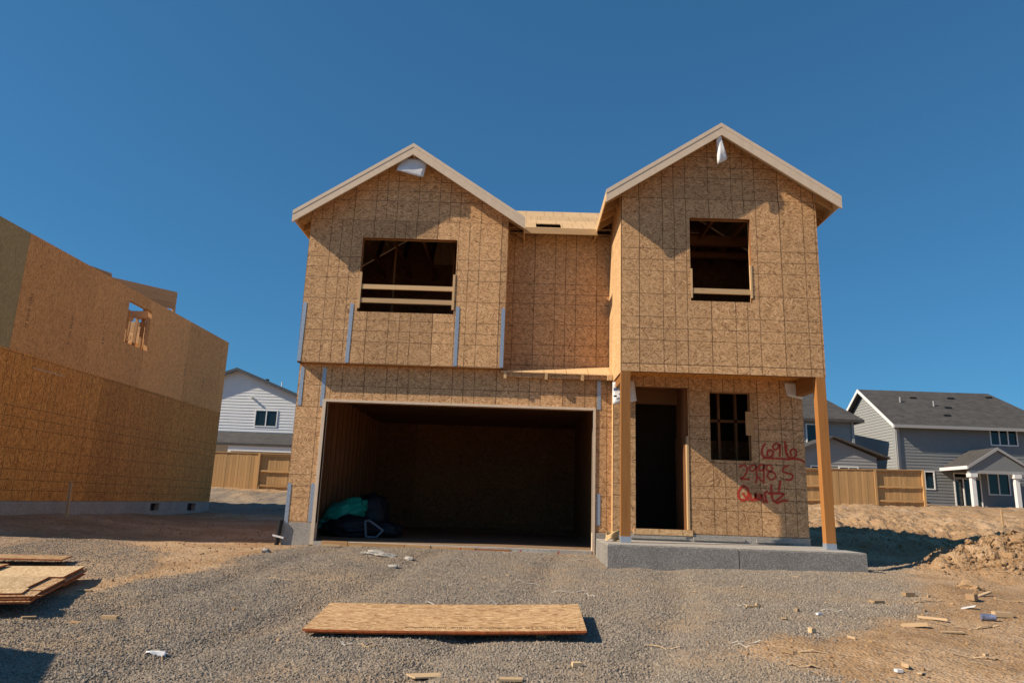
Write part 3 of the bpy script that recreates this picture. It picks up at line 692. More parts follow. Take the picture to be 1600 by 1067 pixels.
# porch beams and posts
MB().box(4.90,5.03,YR+.17,YP-.005,2.02,2.30).build('porch_beam', M['post'], house, grain=(0,1,0))
MB().box(1.68,1.80,YR+.17,YP-.005,2.06,2.30).build('porch_beam', M['post'], house, grain=(0,1,0))
MB().box(XB+.03,XR-.03,YR+.03,YR+.12,2.215,2.30).build('porch_beam', M['post'], house, grain=(1,0,0))
for x0, dx, lab in ((1.652,0,'left porch post beside the doorway'),(4.875,.015,'right porch post at the free corner of the porch')):
    m = MB(); m.prism([(x0+dx,YR,-.50),(x0+.152+dx,YR,-.50),(x0+.152,YR,2.198),(x0,YR,2.198)], [(x0+dx,YR+.145,-.50),(x0+.152+dx,YR+.145,-.50),(x0+.152,YR+.145,2.198),(x0,YR+.145,2.198)])
    p_ = m.build('porch_post', M['post'], house, grain=(0,0,1), label=lab)
    MB().box(x0-.004+dx,x0+.156+dx,YR-.004,YR+.149,-.55,-.46).build('post_base', M['strap'], p_)
# graffiti
def ribbon(m, pts, w, y):
    P = [Vector((p[0], 0, p[1])) for p in pts]
    # smooth the stroke
    Q = []
    for i in range(len(P)-1):
        p0 = P[max(i-1,0)]; p1 = P[i]; p2 = P[i+1]; p3 = P[min(i+2,len(P)-1)]
        for k in range(5):
            u = k/5; Q.append(.5*((2*p1)+(p2-p0)*u+(2*p0-5*p1+4*p2-p3)*u*u+(3*p1-p0-3*p2+p3)*u**3))
    Q.append(P[-1])
    for i, q in enumerate(Q):
        a = Q[max(i-1,0)]; b_ = Q[min(i+1,len(Q)-1)]; d = (b_-a).normalized(); n_ = Vector((-d.z,0,d.x))
        m['v'] += [q+n_*w+Vector((0,y,0)), q-n_*w+Vector((0,y,0))]; m['uv'] += [0,1]
    b0 = len(m['v'])-2*len(Q)
    for i in range(len(Q)-1): m['f'].append((b0+2*i,b0+2*i+1,b0+2*i+3,b0+2*i+2))
mp, t, b = nt('red_spray_paint'); at = t.nodes.new('ShaderNodeUVMap'); sx = t.nodes.new('ShaderNodeSeparateXYZ'); L(t, at.outputs[0], sx.inputs[0])
e = math_(t, 'ABSOLUTE', math_(t, 'SUBTRACT', math_(t, 'MULTIPLY', sx.outputs[0], 2.0), 1.0))
tc = t.nodes.new('ShaderNodeTexCoord'); nn = noise(t, tc.outputs['Object'], 45, 4)
al = math_(t, 'MULTIPLY', math_(t, 'SUBTRACT', 1.0, e), math_(t, 'ADD', .9, math_(t, 'MULTIPLY', nn, 1.5)), clampv=True)
al = math_(t, 'MULTIPLY', al, .93)
b.inputs['Base Color'].default_value = (.50,.035,.014,1); b.inputs['Roughness'].default_value = .6; L(t, al, b.inputs['Alpha'])
def writing(name, strokes, w, y, lab):
    m = dict(v=[], f=[], uv=[])
    for k, s_ in enumerate(strokes): ribbon(m, s_, w*(1 if k % 2 else 1.1), y-.0008*k)
    me = bpy.data.meshes.new(name); me.from_pydata(m['v'], [], m['f']); me.materials.append(mp)
    uv = me.uv_layers.new(name='UVMap').data
    for p in me.polygons:
        for li in p.loop_indices: uv[li].uv = (m['uv'][me.loops[li].vertex_index], .5)
    o = bpy.data.objects.new(name, me); C.objects.link(o); o.parent = house; o.location = -WL[house.name]; WL[o.name] = Vector((0,0,0)); o['label'] = lab
n696 = [[(4.327, 1.169), (4.282, 1.093), (4.261, 1.01), (4.289, 0.937), (4.35, 0.919), (4.419, 0.941), (4.456, 1.004), (4.438, 1.051), (4.39, 1.053), (4.357, 1.007), (4.365, 0.946)], [(4.578, 1.137), (4.532, 1.176), (4.476, 1.147), (4.46, 1.099), (4.493, 1.066), (4.542, 1.088), (4.586, 1.158), (4.581, 1.049), (4.569, 0.94)], [(4.678, 1.222), (4.676, 1.12), (4.685, 1.025), (4.719, 0.945), (4.786, 0.931), (4.849, 0.963), (4.867, 1.031), (4.842, 1.082), (4.794, 1.08), (4.761, 1.028), (4.788, 0.967)], [(4.702, 1.162), (4.69, 1.052), (4.714, 0.972)], [(4.281, 0.909), (4.404, 0.914), (4.568, 0.912), (4.731, 0.907), (4.867, 0.916), (4.948, 0.898), (5.0, 0.86)]]
n2998 = [[(3.853, 0.733), (3.895, 0.77), (3.949, 0.776), (3.991, 0.731), (3.979, 0.649), (3.929, 0.581), (3.873, 0.539), (3.955, 0.541), (4.035, 0.531)], [(4.147, 0.776), (4.086, 0.785), (4.037, 0.746), (4.048, 0.692), (4.102, 0.687), (4.145, 0.736), (4.151, 0.783), (4.156, 0.656), (4.15, 0.508)], [(4.29, 0.788), (4.236, 0.793), (4.191, 0.758), (4.202, 0.704), (4.252, 0.699), (4.286, 0.754), (4.29, 0.788), (4.285, 0.66), (4.272, 0.519)], [(4.15, 0.508), (4.115, 0.48)], [(4.18, 0.589), (4.219, 0.537), (4.291, 0.486)], [(4.432, 0.773), (4.386, 0.798), (4.337, 0.769), (4.335, 0.715), (4.394, 0.684), (4.461, 0.659), (4.483, 0.6), (4.436, 0.551), (4.375, 0.556), (4.343, 0.608), (4.366, 0.663), (4.422, 0.698), (4.436, 0.759)], [(4.718, 0.789), (4.663, 0.781), (4.621, 0.739), (4.625, 0.685), (4.692, 0.667), (4.759, 0.649), (4.781, 0.603), (4.747, 0.555), (4.686, 0.546), (4.646, 0.565)]]
quartz = [[(3.937, 0.434), (3.868, 0.378), (3.824, 0.297), (3.841, 0.205), (3.914, 0.174), (3.977, 0.223), (4.0, 0.303), (3.983, 0.382), (3.923, 0.413)], [(3.899, 0.3), (3.943, 0.235), (4.008, 0.171)], [(4.034, 0.304), (4.031, 0.225), (4.063, 0.179), (4.112, 0.227), (4.122, 0.307), (4.125, 0.215), (4.137, 0.175)], [(4.215, 0.284), (4.174, 0.276), (4.145, 0.229), (4.178, 0.197), (4.213, 0.244), (4.231, 0.285), (4.245, 0.192), (4.276, 0.141)], [(4.339, 0.341), (4.29, 0.313), (4.288, 0.26), (4.305, 0.181), (4.317, 0.142)], [(4.398, 0.463), (4.4, 0.343), (4.408, 0.238), (4.445, 0.16)], [(4.337, 0.308), (4.432, 0.311), (4.54, 0.322)], [(4.486, 0.313), (4.607, 0.311), (4.564, 0.256), (4.48, 0.187), (4.492, 0.148), (4.588, 0.191), (4.682, 0.194)], [(4.564, 0.536), (4.538, 0.428), (4.528, 0.348)]]
writing('spray_writing', n696, .021, YP-.0025, 'red sprayed 696 underlined beside the porch window')
writing('spray_writing', n2998, .020, YP-.0035, 'red sprayed 2998 S below the number 696')
writing('spray_writing', quartz, .025, YP-.0045, 'red sprayed word Quartz low on the porch wall')
for x in (-.98,.06,.72):
    mk = [[(x,-.80),(x+.02,-.83),(x-.02,-.86),(x+.03,-.88)],[(x+.03,-.79),(x-.01,-.85)]]
    writing('spray_mark', mk, .008, YG-.115, 'small red spray mark on the slab edge')

# ------------------------------------------------------------------ house wrap scraps and papers
def cloth(name, quad, label, cat, mat, n=8, amp=.03, thick=.0015, marks=None, seed=3):
    """a thin sagging sheet between four corners (tl, tr, br, bl)"""
    r = random.Random(seed); tl, tr, br, bl = [Vector(p) for p in quad]
    nrm = (tr-tl).cross(bl-tl).normalized(); pts = []; ph = [r.uniform(0,6) for _ in range(4)]
    for j in range(n+1):
        for i in range(n+1):
            u = i/n; v = j/n
            p = (tl*(1-u)+tr*u)*(1-v)+(bl*(1-u)+br*u)*v
            p = p+nrm*amp*(math.sin(5*u+ph[0]+2*v)*v+.5*math.sin(9*v+ph[1]+3*u)+.35*math.sin(13*u*v+ph[2]))
            p.z -= .25*amp*math.sin(math.pi*u)*v*2
            pts.append(p)
    m = MB(); f = []
    for j in range(n):
        for i in range(n):
            a = j*(n+1)+i; f.append([a,a+1,a+n+2,a+n+1])
    m.raw(pts, f); o = m.build(name, mat, None, smooth=True, center=True)
    s = o.modifiers.new('thickness', 'SOLIDIFY'); s.thickness = thick
    return tagp(o, label, cat)
cloth('house_wrap_flap', [(-2.47,12.62,6.36),(-1.92,12.62,6.33),(-1.99,12.56,5.95),(-2.50,12.56,6.06)], 'white house wrap sheet hanging below the left gable peak', 'house wrap', M['white'], amp=.012)
cloth('house_wrap_flap', [(3.26,11.47,6.40),(3.33,11.45,6.38),(3.43,11.44,5.93),(3.27,11.50,5.83)], 'narrow white strip dangling from the right gable peak', 'house wrap', M['white'], amp=.02)
pw = cloth('printed_wrap', [(1.63,12.72,2.16),(2.01,12.73,2.22),(2.06,12.70,1.84),(1.63,12.70,1.76)], 'white printed wrap stapled behind the left porch post', 'house wrap', M['white'], amp=.015)
MB().box(1.64,1.72,12.668,12.672,2.0,2.05).build('print_band', plain('blue_print', (.12,.16,.30), .6), pw)
MB().box(1.64,1.70,12.668,12.672,1.89,1.92).build('print_band', M['black'], pw)
cloth('house_wrap_flap', [(4.70,12.74,2.26),(5.03,12.74,2.26),(5.02,12.74,1.97),(4.74,12.75,2.02)], 'white wrap square at the top right corner of the porch wall', 'house wrap', M['white'], amp=.01)

# ------------------------------------------------------------------ porch slab
slab = empty('porch_slab', (3.3,12,-.95), 'grey exposed aggregate concrete porch step in front of the entry', 'porch')
def chamf(x0, x1, y0, y1, z0, z1, c=.012):
    m = MB(); m.prism([(x0,y0,z0),(x1,y0,z0),(x1,y0,z1-c),(x0,y0,z1-c)],[(x0,y1,z0),(x1,y1,z0),(x1,y1,z1-c),(x0,y1,z1-c)])
    m.prism([(x0,y0,z1-c+.0005),(x1,y0,z1-c+.0005),(x1-c/2,y0+c,z1),(x0+c/2,y0+c,z1)],[(x0,y1,z1-c+.0005),(x1,y1,z1-c+.0005),(x1-c/2,y1,z1),(x0+c/2,y1,z1)]); return m
chamf(1.36,3.305,11.12,12.755,-1.2,-.562).build('slab_block', M['agg'], slab)
chamf(3.318,5.20,11.12,12.755,-1.2,-.562).build('slab_block', M['agg'], slab)
MB().box(1.368,3.303,11.128,12.753,-.5615,-.553).build('slab_surface', M['conc'], slab)
MB().box(3.320,5.192,11.128,12.753,-.5615,-.553).build('slab_surface', M['conc'], slab)

# ------------------------------------------------------------------ sheets on the ground
def osb_sheet(name, c, ux, uy, L_, W_, z, th, parent=None, tilt=(0,0), mat='osb_new', bow=0):
    """c: corner; ux, uy unit plan directions; tilt adds height along each"""
    ux = Vector((*ux,0)).normalized(); uy = Vector((*uy,0)).normalized(); m = MB(); n = 8
    def P(a, b): return Vector((c[0],c[1],z))+ux*a*L_+uy*b*W_+Vector((0,0,tilt[0]*a+tilt[1]*b-bow*4*a*(1-a)))
    for i in range(n):
        a, b_ = i/n, (i+1)/n
        m.slab([P(a,0),P(b_,0),P(b_,1),P(a,1)], (0,0,-th), mi=0, side=1)
    o = m.build(name, [M[mat], M['edge']], parent)
    # run the strands along the sheet
    uv = o.data.uv_layers[0].data; cc = WL[o.name]
    for p in o.data.polygons:
        if p.material_index == 0:
            for li in p.loop_indices:
                q = o.data.vertices[o.data.loops[li].vertex_index].co+cc-Vector((c[0],c[1],z)); uv[li].uv = (q.dot(ux), q.dot(uy))
    return o
M['osb_print'] = plain('faded_stamp', (.22,.13,.06), .8)
sheet = empty('osb_sheet', (-.6,7.05,-1.15), 'single loose strand board sheet lying on the gravel driveway', 'board')
osb_sheet('board', (-1.82,6.56), (1,.008), (.0,1), 2.45, .93, -1.122, .018, sheet, tilt=(.070,.095), bow=.012)
osb_sheet('board', (-1.80,6.585), (1,.008), (.0,1), 2.42, .92, -1.142, .015, sheet, tilt=(.070,.095), bow=.012)
st = MB()
for k in range(88):
    x = -.95+k*.0175+rnd.uniform(-.003,.003); f_ = (x+1.82)/2.45; z = -1.122+.070*f_+.095*.115-.012*4*f_*(1-f_)+.0028
    if rnd.random() < .88: st.box(x,x+rnd.choice((.004,.007,.010)),6.655,6.655+rnd.choice((.05,.06,.03)),z-.004,z)
st.build('stamped_print', M['osb_print'], sheet, kind='stuff')
for x in (-1.2,.2):
    MB().box(x,x+.09,6.75,7.35,gz(x,7)-.04,-1.122+.07*(x+1.82)/2.45+.02-.038).build('bearer', M['stud'], sheet)
stack = empty('board_stack', (-5.9,8.6,-1.1), 'low stack of strand board sheets beside the gravel at left', 'boards')
d1 = Vector((.33,-.944)).normalized(); d2 = Vector((-.93,-.33)).normalized()
A0 = Vector((-5.19,9.07)); r = random.Random(5)
for (off, ln, top, n_) in ((0.0,1.02,-.93,5),(1.03,.86,-.945,4),(1.90,.23,-.965,4)):
    for k in range(n_):
        c = A0+d1*(off+r.uniform(-.03,.03)+(.0 if k == 0 else .02))+d2*(r.uniform(0,.05)+(.13 if off > .5 and k == 0 else 0))
        z = top-k*.0215
        osb_sheet('board', c, d1, d2, ln+(r.uniform(-.03,.06) if k else 0), 2.44, z, .018, stack, tilt=(-.02,-.01), mat='osb_pale' if k == 0 else 'osb_new')
osb_sheet('board', A0+d2*.82+d1*.05, d1, d2, .45, 1.6, -.905, .018, stack)
for q in (.3,1.6):
    c = A0+d1*q; MB().beam((c.x+d2.x*.15,c.y+d2.y*.15,-1.07),(c.x+d2.x*2.3,c.y+d2.y*2.3,-1.07),.09,.06).build('bearer', M['stud'], stack)
osb_b = empty('osb_offcut', (-6.8,10.4,-1), 'strand board offcut lying behind the low board stack at left', 'board')
osb_sheet('board', (-6.15,10.3), (-1,-.15), (.35,-.93), 1.5, .6, -.93, .018, osb_b)

# ------------------------------------------------------------------ left house
lh = empty('unfinished_house', (-13,18,-.7), 'roofless strand board house shell in shade at the left edge', 'house')
def WLh(plane, sgn, region, uc, vc, mat, op=(), **k):
    return wall(lh, 'x', plane, T_*sgn, region, uc, vc, 'sheathing_panel', M[mat], op, **k)
LX = -10.0; YF, YB_ = 12.2, 23.78
WLh(LX, -1, rect(YF,YB_,-.31,2.575), frange(YF+1.0,YB_,1.2192), [], 'osb_low2' if 'osb_low2' in M else 'osb_low', off=(YF+1.0-1.2192*3,-.31-.2))
WINX = (17.47,18.61,3.59,4.66)
ups = frange(13.6,YB_,2.44)
wall(lh, 'x', LX, -T_, rect(YF,13.6,2.58,4.965), [], [], 'sheathing_panel', M['osb_green'])
wall(lh, 'x', LX, -T_, rect(13.603,YB_,2.58,4.965), frange(16.04,YB_,2.44), [], 'sheathing_panel', M['osb_high'], (WINX,))
wall(lh, 'x', LX-T_-.002, -.088, rect(YF,YB_,2.6,4.95), [], [], 'wall_framing', M['stud'], (WINX,))
VENT = ((19.97,20.45,-.56,-.36),(22.22,22.77,-.585,-.365))
wall(lh, 'x', LX+.01, -.2, rect(YF,YB_,-1.1,-.315), [], [], 'foundation_wall', M['found'], VENT)
for v in VENT: MB().box(LX-.19,LX-.12,v[0],v[1],v[2],v[3]).build('crawl_vent', M['black'], lh)
wall(lh, 'y', YF, .1, rect(-18,LX-.01,-.9,4.95), [], [2.58], 'sheathing_panel', M['osb_low'])
wall(lh, 'y', YB_, -.1, rect(-18,LX-.102,-.9,4.95), [], [2.58], 'sheathing_panel', M['osb_low'])
wall(lh, 'x', -18, .1, rect(YF+.11,YB_-.11,-.9,4.2), [], [2.58], 'sheathing_panel', M['osb_low'], ((17,19,3.0,4.1),))
MB().box(-17.9,LX-.12,YF+.12,YB_-.12,2.40,2.44).build('upper_floor', M['osb_roof'], lh)
for y in frange(16.2,21,.41): MB().box(-11.6,-11.51,y,y+.04,2.44,5.0).build('stud', M['stud'], lh, grain=(0,0,1))
MB().box(-11.63,-11.602,17.2,20.0,2.44,4.2).build('sheathing_panel', M['osb_high'], lh)
MB().box(-12.6,-12.58,16.5,21.5,2.44,5.0).build('sheathing_panel', M['osb_high'], lh)
MB().box(-11.6,-11.51,16.2,21.2,5.0,5.09).build('top_plate', M['stud'], lh, grain=(0,1,0))
MB().box(-11.6,-11.51,16.2,21.2,3.7,3.74).build('blocking', M['stud'], lh, grain=(0,1,0))
for y in (18.15,19.05): MB().box(LX-.5,LX-.41,y,y+.04,2.44,4.95).build('stud', M['stud'], lh, grain=(0,0,1))
for x in frange(-15,-12,.61): MB().box(x,x+.04,20.6,20.69,2.44,5.0).build('stud', M['stud'], lh, grain=(0,0,1))
for x, y in ((-10.7,18.6),(-10.9,17.9),(-10.5,19.3),(-11.1,18.9),(-10.8,19.9)): MB().box(x,x+.09,y,y+.04,2.44,4.7).build('stud', M['stud'], lh, grain=(0,0,1))
for z in (3.3,3.9,4.4): MB().box(-11.0,-10.5,18.62,18.66,z,z+.09).build('blocking', M['rail'], lh, grain=(1,0,0))
MB().box(-12.6,-10.2,18.9,18.94,4.55,4.75).build('beam', M['rail'], lh, grain=(1,0,0))
for k in range(3):
    a = Vector((-11.5,16.6,5.29-.1-k*.195)); b_ = Vector((-11.5,22.75,6.30-k*.195))
    MB().beam(a, b_, .05, .188, up=(0,0,1)).build('roof_board', M['stud'], lh, grain=(0,1,.16))
MB().box(-11.53,-11.47,22.62,22.76,5.0,5.85).build('roof_post', M['stud'], lh, grain=(0,0,1))
MB().prism([(-11.8,16.2,5.1),(-11.8,19.8,5.1),(-11.8,19.5,5.98),(-11.8,18.5,5.87)],[(-11.86,16.2,5.1),(-11.86,19.8,5.1),(-11.86,19.5,5.98),(-11.86,18.5,5.87)]).build('roof_board', M['stud'], lh, grain=(0,1,0))
for y in frange(20.8,23.2,.4): MB().beam((-13.5,y,4.80),(-10.15,y,4.82),.04,.14).build('ceiling_joist', M['rail'], lh, grain=(1,0,0))
for y, z0, z1 in ((13.95,3.1,3.9),(15.35,3.05,3.75),(16.6,3.3,3.8),(20.9,3.2,3.7),(22.2,3.0,3.5)):
    st = MB()
    for k in range(int((z1-z0)/.045)):
        if rnd.random() < .8: st.box(LX+.0008,LX+.002,y-rnd.uniform(.03,.05),y+rnd.uniform(.02,.05),z0+k*.045,z0+k*.045+rnd.uniform(.012,.025))
    st.build('faded_print', M['osb_print'], lh, kind='stuff')
MB().box(LX+.001,LX+.012,14.35,15.35,2.33,2.36).build('lath_strip', M['rail'], lh, grain=(0,1,0))

# ------------------------------------------------------------------ stakes, pipe, bags
def stake(x, y, h, label, tilt=(0,0), w=.04):
    z = gz(x, y); m = MB(); m.beam((x,y,z-.15),(x+tilt[0],y+tilt[1],z+h),w,w*.55,up=(0,1,0))
    tagp(m.build('survey_stake', M['rail'], grain=(0,0,1)), label, 'stake')
stake(-9.62,15.7,.72,'thin wooden stake standing before the left house wall',(-.03,0),.055)
stake(8.62,12.05,.42,'stout wooden stake on the right end of the soil mound',(-.06,0),.055)
stake(14.1,21.6,.55,'thin distant stake on the dirt behind the mound at right',(0,0),.05)
pipe = MB()
def tube(m, a, b_, r, n=12):
    a = Vector(a); b_ = Vector(b_); d = (b_-a).normalized(); e = d.orthogonal().normalized(); f = d.cross(e)
    m.prism([a+(e*math.cos(2*math.pi*k/n)+f*math.sin(2*math.pi*k/n))*r for k in range(n)],[b_+(e*math.cos(2*math.pi*k/n)+f*math.sin(2*math.pi*k/n))*r for k in range(n)])
    return m
pe = empty('drain_pipe', (-4.2,13.05,-.95), 'black upright pipe stub beside the left garage pier', 'pipe')
tube(MB(), (-4.215,13.02,-1.0), (-4.165,13.02,-.44), .04).build('pipe', M['black'], pe)
MB().beam((-4.27,12.96,-.70),(-4.07,12.95,-.74),.008,.03).build('pipe_tie', M['white'], pe)

def blob(name, c, rad, mat, label=None, cat=None, parent=None, rot=0, fold=.12, seed=1, tilt=0, sub=4):
    import bmesh
    bm = bmesh.new(); bmesh.ops.create_icosphere(bm, subdivisions=sub, radius=1)
    rot_ = Matrix.Rotation(rot, 3, 'Z') @ Matrix.Rotation(tilt, 3, 'Y')
    from mathutils import noise as mn
    for v in bm.verts:
        p = v.co.copy(); k = 1+fold*mn.noise(p*2.2+Vector((seed,0,0)))+fold*.8*mn.noise(Vector((p.x*1.5,p.y*6,p.z*6))+Vector((0,seed,0)))*1.1+fold*.35*mn.noise(p*9)
        q = Vector((p.x*rad[0],p.y*rad[1],p.z*rad[2]))*k; q = rot_@q
        q.z = max(q.z, -rad[2]*.78); v.co = q
    me = bpy.data.meshes.new(name); bm.to_mesh(me); bm.free(); me.materials.append(mat)
    for p in me.polygons: p.use_smooth = True
    o = bpy.data.objects.new(name, me); C.objects.link(o)
    pw = WL[parent.name] if parent else Vector((0,0,0)); o.location = Vector(c)-pw; WL[o.name] = Vector(c)
    if parent: o.parent = parent
    if label: tagp(o, label, cat)
    return o
M['teal'] = plain('teal_nylon', (.01,.33,.24), .5, var=.15, sc=3)
M['navy'] = plain('black_nylon', (.012,.013,.018), .6)
M['grey_tape'] = plain('grey_webbing', (.20,.21,.24), .7)
zf = -.775
tb = empty('duffel_bag', (-3.55,15.0,zf), 'teal nylon sack leaning on black bags inside the garage', 'bag')
blob('bag_body', (-3.52,15.0,zf+.42), (.46,.27,.28), M['teal'], parent=tb, rot=.1, tilt=-.5, seed=4, fold=.22)
blob('bag_neck', (-3.87,14.93,zf+.2), (.14,.12,.12), M['teal'], parent=tb, rot=.4, seed=9, fold=.5)
bb = empty('backpack', (-3.05,15.3,zf), 'large black bag standing upright behind the teal sack', 'bag')
blob('bag_body', (-3.05,15.35,zf+.40), (.38,.28,.45), M['navy'], parent=bb, seed=2, fold=.16)
bc = empty('duffel_bag', (-3.1,14.7,zf), 'flat black bag with grey strap lying on the garage floor', 'bag')
blob('bag_body', (-3.25,14.75,zf+.17), (.55,.28,.23), M['navy'], parent=bc, rot=.1, seed=12, fold=.25)
blob('bag_body', (-2.68,14.95,zf+.14), (.36,.28,.17), M['navy'], parent=bc, rot=-.15, seed=21, fold=.2)
m = MB()
loop = [(-2.93,14.42,zf+.05),(-2.96,14.42,zf+.32),(-2.88,14.4,zf+.34),(-2.60,14.42,zf+.16),(-2.72,14.40,zf+.03),(-2.93,14.42,zf+.03)]
for p, q in zip(loop[:-1], loop[1:]): m.beam(p, q, .03, .07, up=(0,1,0))
m.build('strap', M['grey_tape'], bc)

# ------------------------------------------------------------------ debris
def rock(x, y, r_, label, mat, seed, flat=.6, cat='rock', name='rock'):
    rr = random.Random(seed); import bmesh
    from mathutils import noise as mn
    bm = bmesh.new(); bmesh.ops.create_icosphere(bm, subdivisions=3, radius=1)
    for v in bm.verts:
        q = v.co+Vector((seed*3.1,seed*1.7,0)); k = 1+.35*mn.noise(q*1.6)+.22*mn.noise(q*4)+rr.uniform(-.035,.035); v.co = Vector((v.co.x*r_[0],v.co.y*r_[1],v.co.z*r_[2]*flat))*k
    me = bpy.data.meshes.new(name); bm.to_mesh(me); bm.free(); me.materials.append(mat)
    o = bpy.data.objects.new(name, me); C.objects.link(o); o.location = (x,y,gz(x,y)+r_[2]*flat*.35); o.rotation_euler = (rr.uniform(-.2,.2),rr.uniform(-.2,.2),rr.uniform(0,6))
    return tagp(o, label, cat)
rock(-2.03,11.35,(.24,.13,.08),'large pale broken concrete lump on gravel before the garage',M['conc'],3,name='concrete_lump')
rock(-1.72,10.5,(.10,.07,.05),'small pale concrete lump nearer than the large one',M['conc'],5,name='concrete_lump')
rock(-1.62,11.3,(.08,.06,.05),'fist sized concrete crumb right of the large lump',M['conc'],6,name='concrete_lump')
rock(-2.35,11.5,(.07,.06,.04),'fist sized concrete crumb left of the large lump',M['conc'],8,name='concrete_lump')
rock(-5.27,7.93,(.10,.08,.08),'grey rock in the shade below the board stack',M['found'],11)
rock(-3.95,11.75,(.07,.06,.07),'pale rock at the foot of the left garage pier',M['conc'],12)
rock(5.95,9.9,(.15,.11,.08),'rounded earth lump on the dirt below the mound',M['clod'],14,flat=.9,cat='soil lump',name='earth_lump')
for k,(x,y,s) in enumerate(((7.9,12.0,.10),(8.8,11.9,.12),(7.3,11.8,.07),(8.3,12.4,.11),(9.0,12.3,.09),(7.55,12.5,.07))):
    o = rock(x,y,(s,s*.8,s*.8),'hard brown soil lump on the face of the mound',M['clod'],30+k,flat=.9,cat='soil lump',name='earth_lump'); o['group'] = 'soil lumps on the mound'
M['palestrip'] = plain('pale_strip', (.60,.56,.50), .6)
M['scrap'] = lumber('scrap_wood', (.46,.31,.17), (.66,.49,.30), knots=False)
M['scrapd'] = lumber('weathered_scrap', (.30,.19,.10), (.44,.30,.17), knots=False)
def strip(x, y, ln, ang, label, group=None, bend=0, mat='white', w=.016, lift=.012, cat='strip'):
    m = MB(); P = []; n = 5; a = ang; px, py = x-math.cos(ang)*ln/2, y-math.sin(ang)*ln/2
    for i in range(n+1):
        P.append(Vector((px,py,gz(px,py)+lift+.012*math.sin(i*1.7+x*9))))
        a = ang+bend*(i-n/2)/n*2; px += math.cos(a)*ln/n; py += math.sin(a)*ln/n
    for p, q in zip(P[:-1], P[1:]): m.beam(p, q, w, .004)
    o = m.build('plastic_strip' if mat == 'white' else 'wood_splinter', M['palestrip' if mat == 'white' else mat]); return tagp(o, label, cat, group)
def chip(x, y, l, w, h, ang, label, group=None, mat='scrap', cat='wood scrap', name='wood_scrap', tilt=0, seed=0):
    rr = random.Random(int(x*100)+int(y*37)+seed); j = lambda: rr.uniform(-.18,.18)
    c, s = math.cos(ang), math.sin(ang); z = gz(x, y)
    def P(a, b, d):
        X, Y = a*l/2, b*w/2; return Vector((x+X*c-Y*s, y+X*s+Y*c, z+.006+d*h+tilt*a*l/2))
    q = [(-1+j(),-1+j()),(1+j(),-1+j()),(1+j(),1+j()),(-1+j(),1+j())]
    m = MB(); m.prism([P(a,b,0) for a,b in q],[P(a,b,1) for a,b in q])
    return tagp(m.build(name, M[mat], grain=(c,s,0)), label, cat, group)
strip(-.78,7.92,.32,-.35,'long white bent strip behind the loose sheet',bend=.8,w=.022)
strip(-.23,8.08,.12,-.4,'short white strip end right of the bent one behind the sheet',w=.02)
strip(-1.38,6.38,.14,-.5,'white bent strip in front of the loose sheet',bend=.6)
strip(-1.15,6.36,.22,.1,'yellowish curled strip in front of the loose sheet',bend=.9,mat='scrap',cat='splinter')
strip(-.92,11.24,.5,.02,'thin white strip lying before the garage slab')
strip(.16,9.38,.3,-.2,'thin white strip midway on the gravel below the garage')
strip(.62,8.72,.42,.05,'white bent strip on gravel between garage and loose sheet',bend=.5)
strip(.85,8.5,.14,-.9,'short white strip end beside the bent one on mid gravel')
strip(1.28,6.6,.32,-.55,'long pale splinter right of the loose sheet',mat='scrap',cat='splinter',w=.014)
strip(2.0,6.6,.26,.15,'white forked strip at the edge of the bare dirt',bend=.2)
strip(1.92,6.46,.14,-.6,'white strip end meeting the forked strip')
strip(2.42,6.3,.3,-.15,'pale stick on the dirt in the lower right',mat='scrap',cat='splinter',w=.02)
strip(2.18,5.82,.22,-.5,'pale stick near the bottom edge on the dirt',mat='scrap',cat='splinter',w=.024)
strip(3.71,6.16,.4,-.15,'long pale lath on the dirt in the right foreground',mat='scrap',cat='splinter',w=.02)
strip(7.45,11.4,.4,-.7,'pale lath leaning on the soil mound',mat='scrap',cat='splinter',w=.03)
strip(5.9,8.9,.45,-.5,'thin pale lath at the right edge of the dirt',mat='scrap',cat='splinter',w=.02)
strip(4.6,7.5,.45,.45,'long pale splinter below the can on the dirt',mat='scrap',cat='splinter',w=.025)
strip(4.3,7.5,.2,-.5,'short splinter crossing the litter on the dirt',mat='scrap',cat='splinter',w=.025)
strip(4.75,8.75,.4,.2,'brown stick half buried beside the rounded earth lump',mat='scrapd',cat='splinter',w=.03)
strip(-2.9,7.9,.18,-.3,'short pale strip on the gravel below the stack',mat='scrap',cat='splinter')
strip(-2.83,9.0,.4,-.5,'thin pale stick on gravel left of the concrete lump',mat='scrap',cat='splinter',w=.01)
strip(2.5,8.2,.2,-.5,'thin white strip on gravel before the porch')
strip(3.35,8.05,.22,-.15,'thin white strip on gravel right of the porch middle')
strip(1.0,12.0,.5,0,'long pale strip lying before the right garage jamb')
chip(-.58,5.55,.30,.13,.01,.35,'pale pointed wood shard near the bottom edge',seed=2)
chip(.48,5.82,.07,.05,.03,.2,'small yellow wood block on the foreground gravel')
chip(2.72,7.0,.05,.05,.04,.5,'small ochre wood cube beside the gravel edge')
chip(.0,5.36,.16,.08,.015,.1,'wood chip at the very bottom centre')
chip(-3.75,7.02,.15,.045,.03,0,'yellow short lumber offcut on the left gravel')
chip(-4.03,6.98,.12,.04,.015,-.2,'thin brown chip left of the yellow offcut',mat='scrapd')
chip(-4.73,8.26,.16,.05,.015,.1,'pale wood chip in the shadow edge of the stack')
chip(-4.45,6.95,.12,.04,.015,.5,'pale sliver near the stack on the left gravel')
chip(-3.17,12.8,.32,.07,.03,.05,'pale broken board end before the left jamb')
chip(-2.75,12.75,.2,.06,.03,.05,'pale chip beside the broken board end')
chip(5.64,9.18,.34,.05,.02,.45,'pale board end jutting from the dirt',tilt=.2)
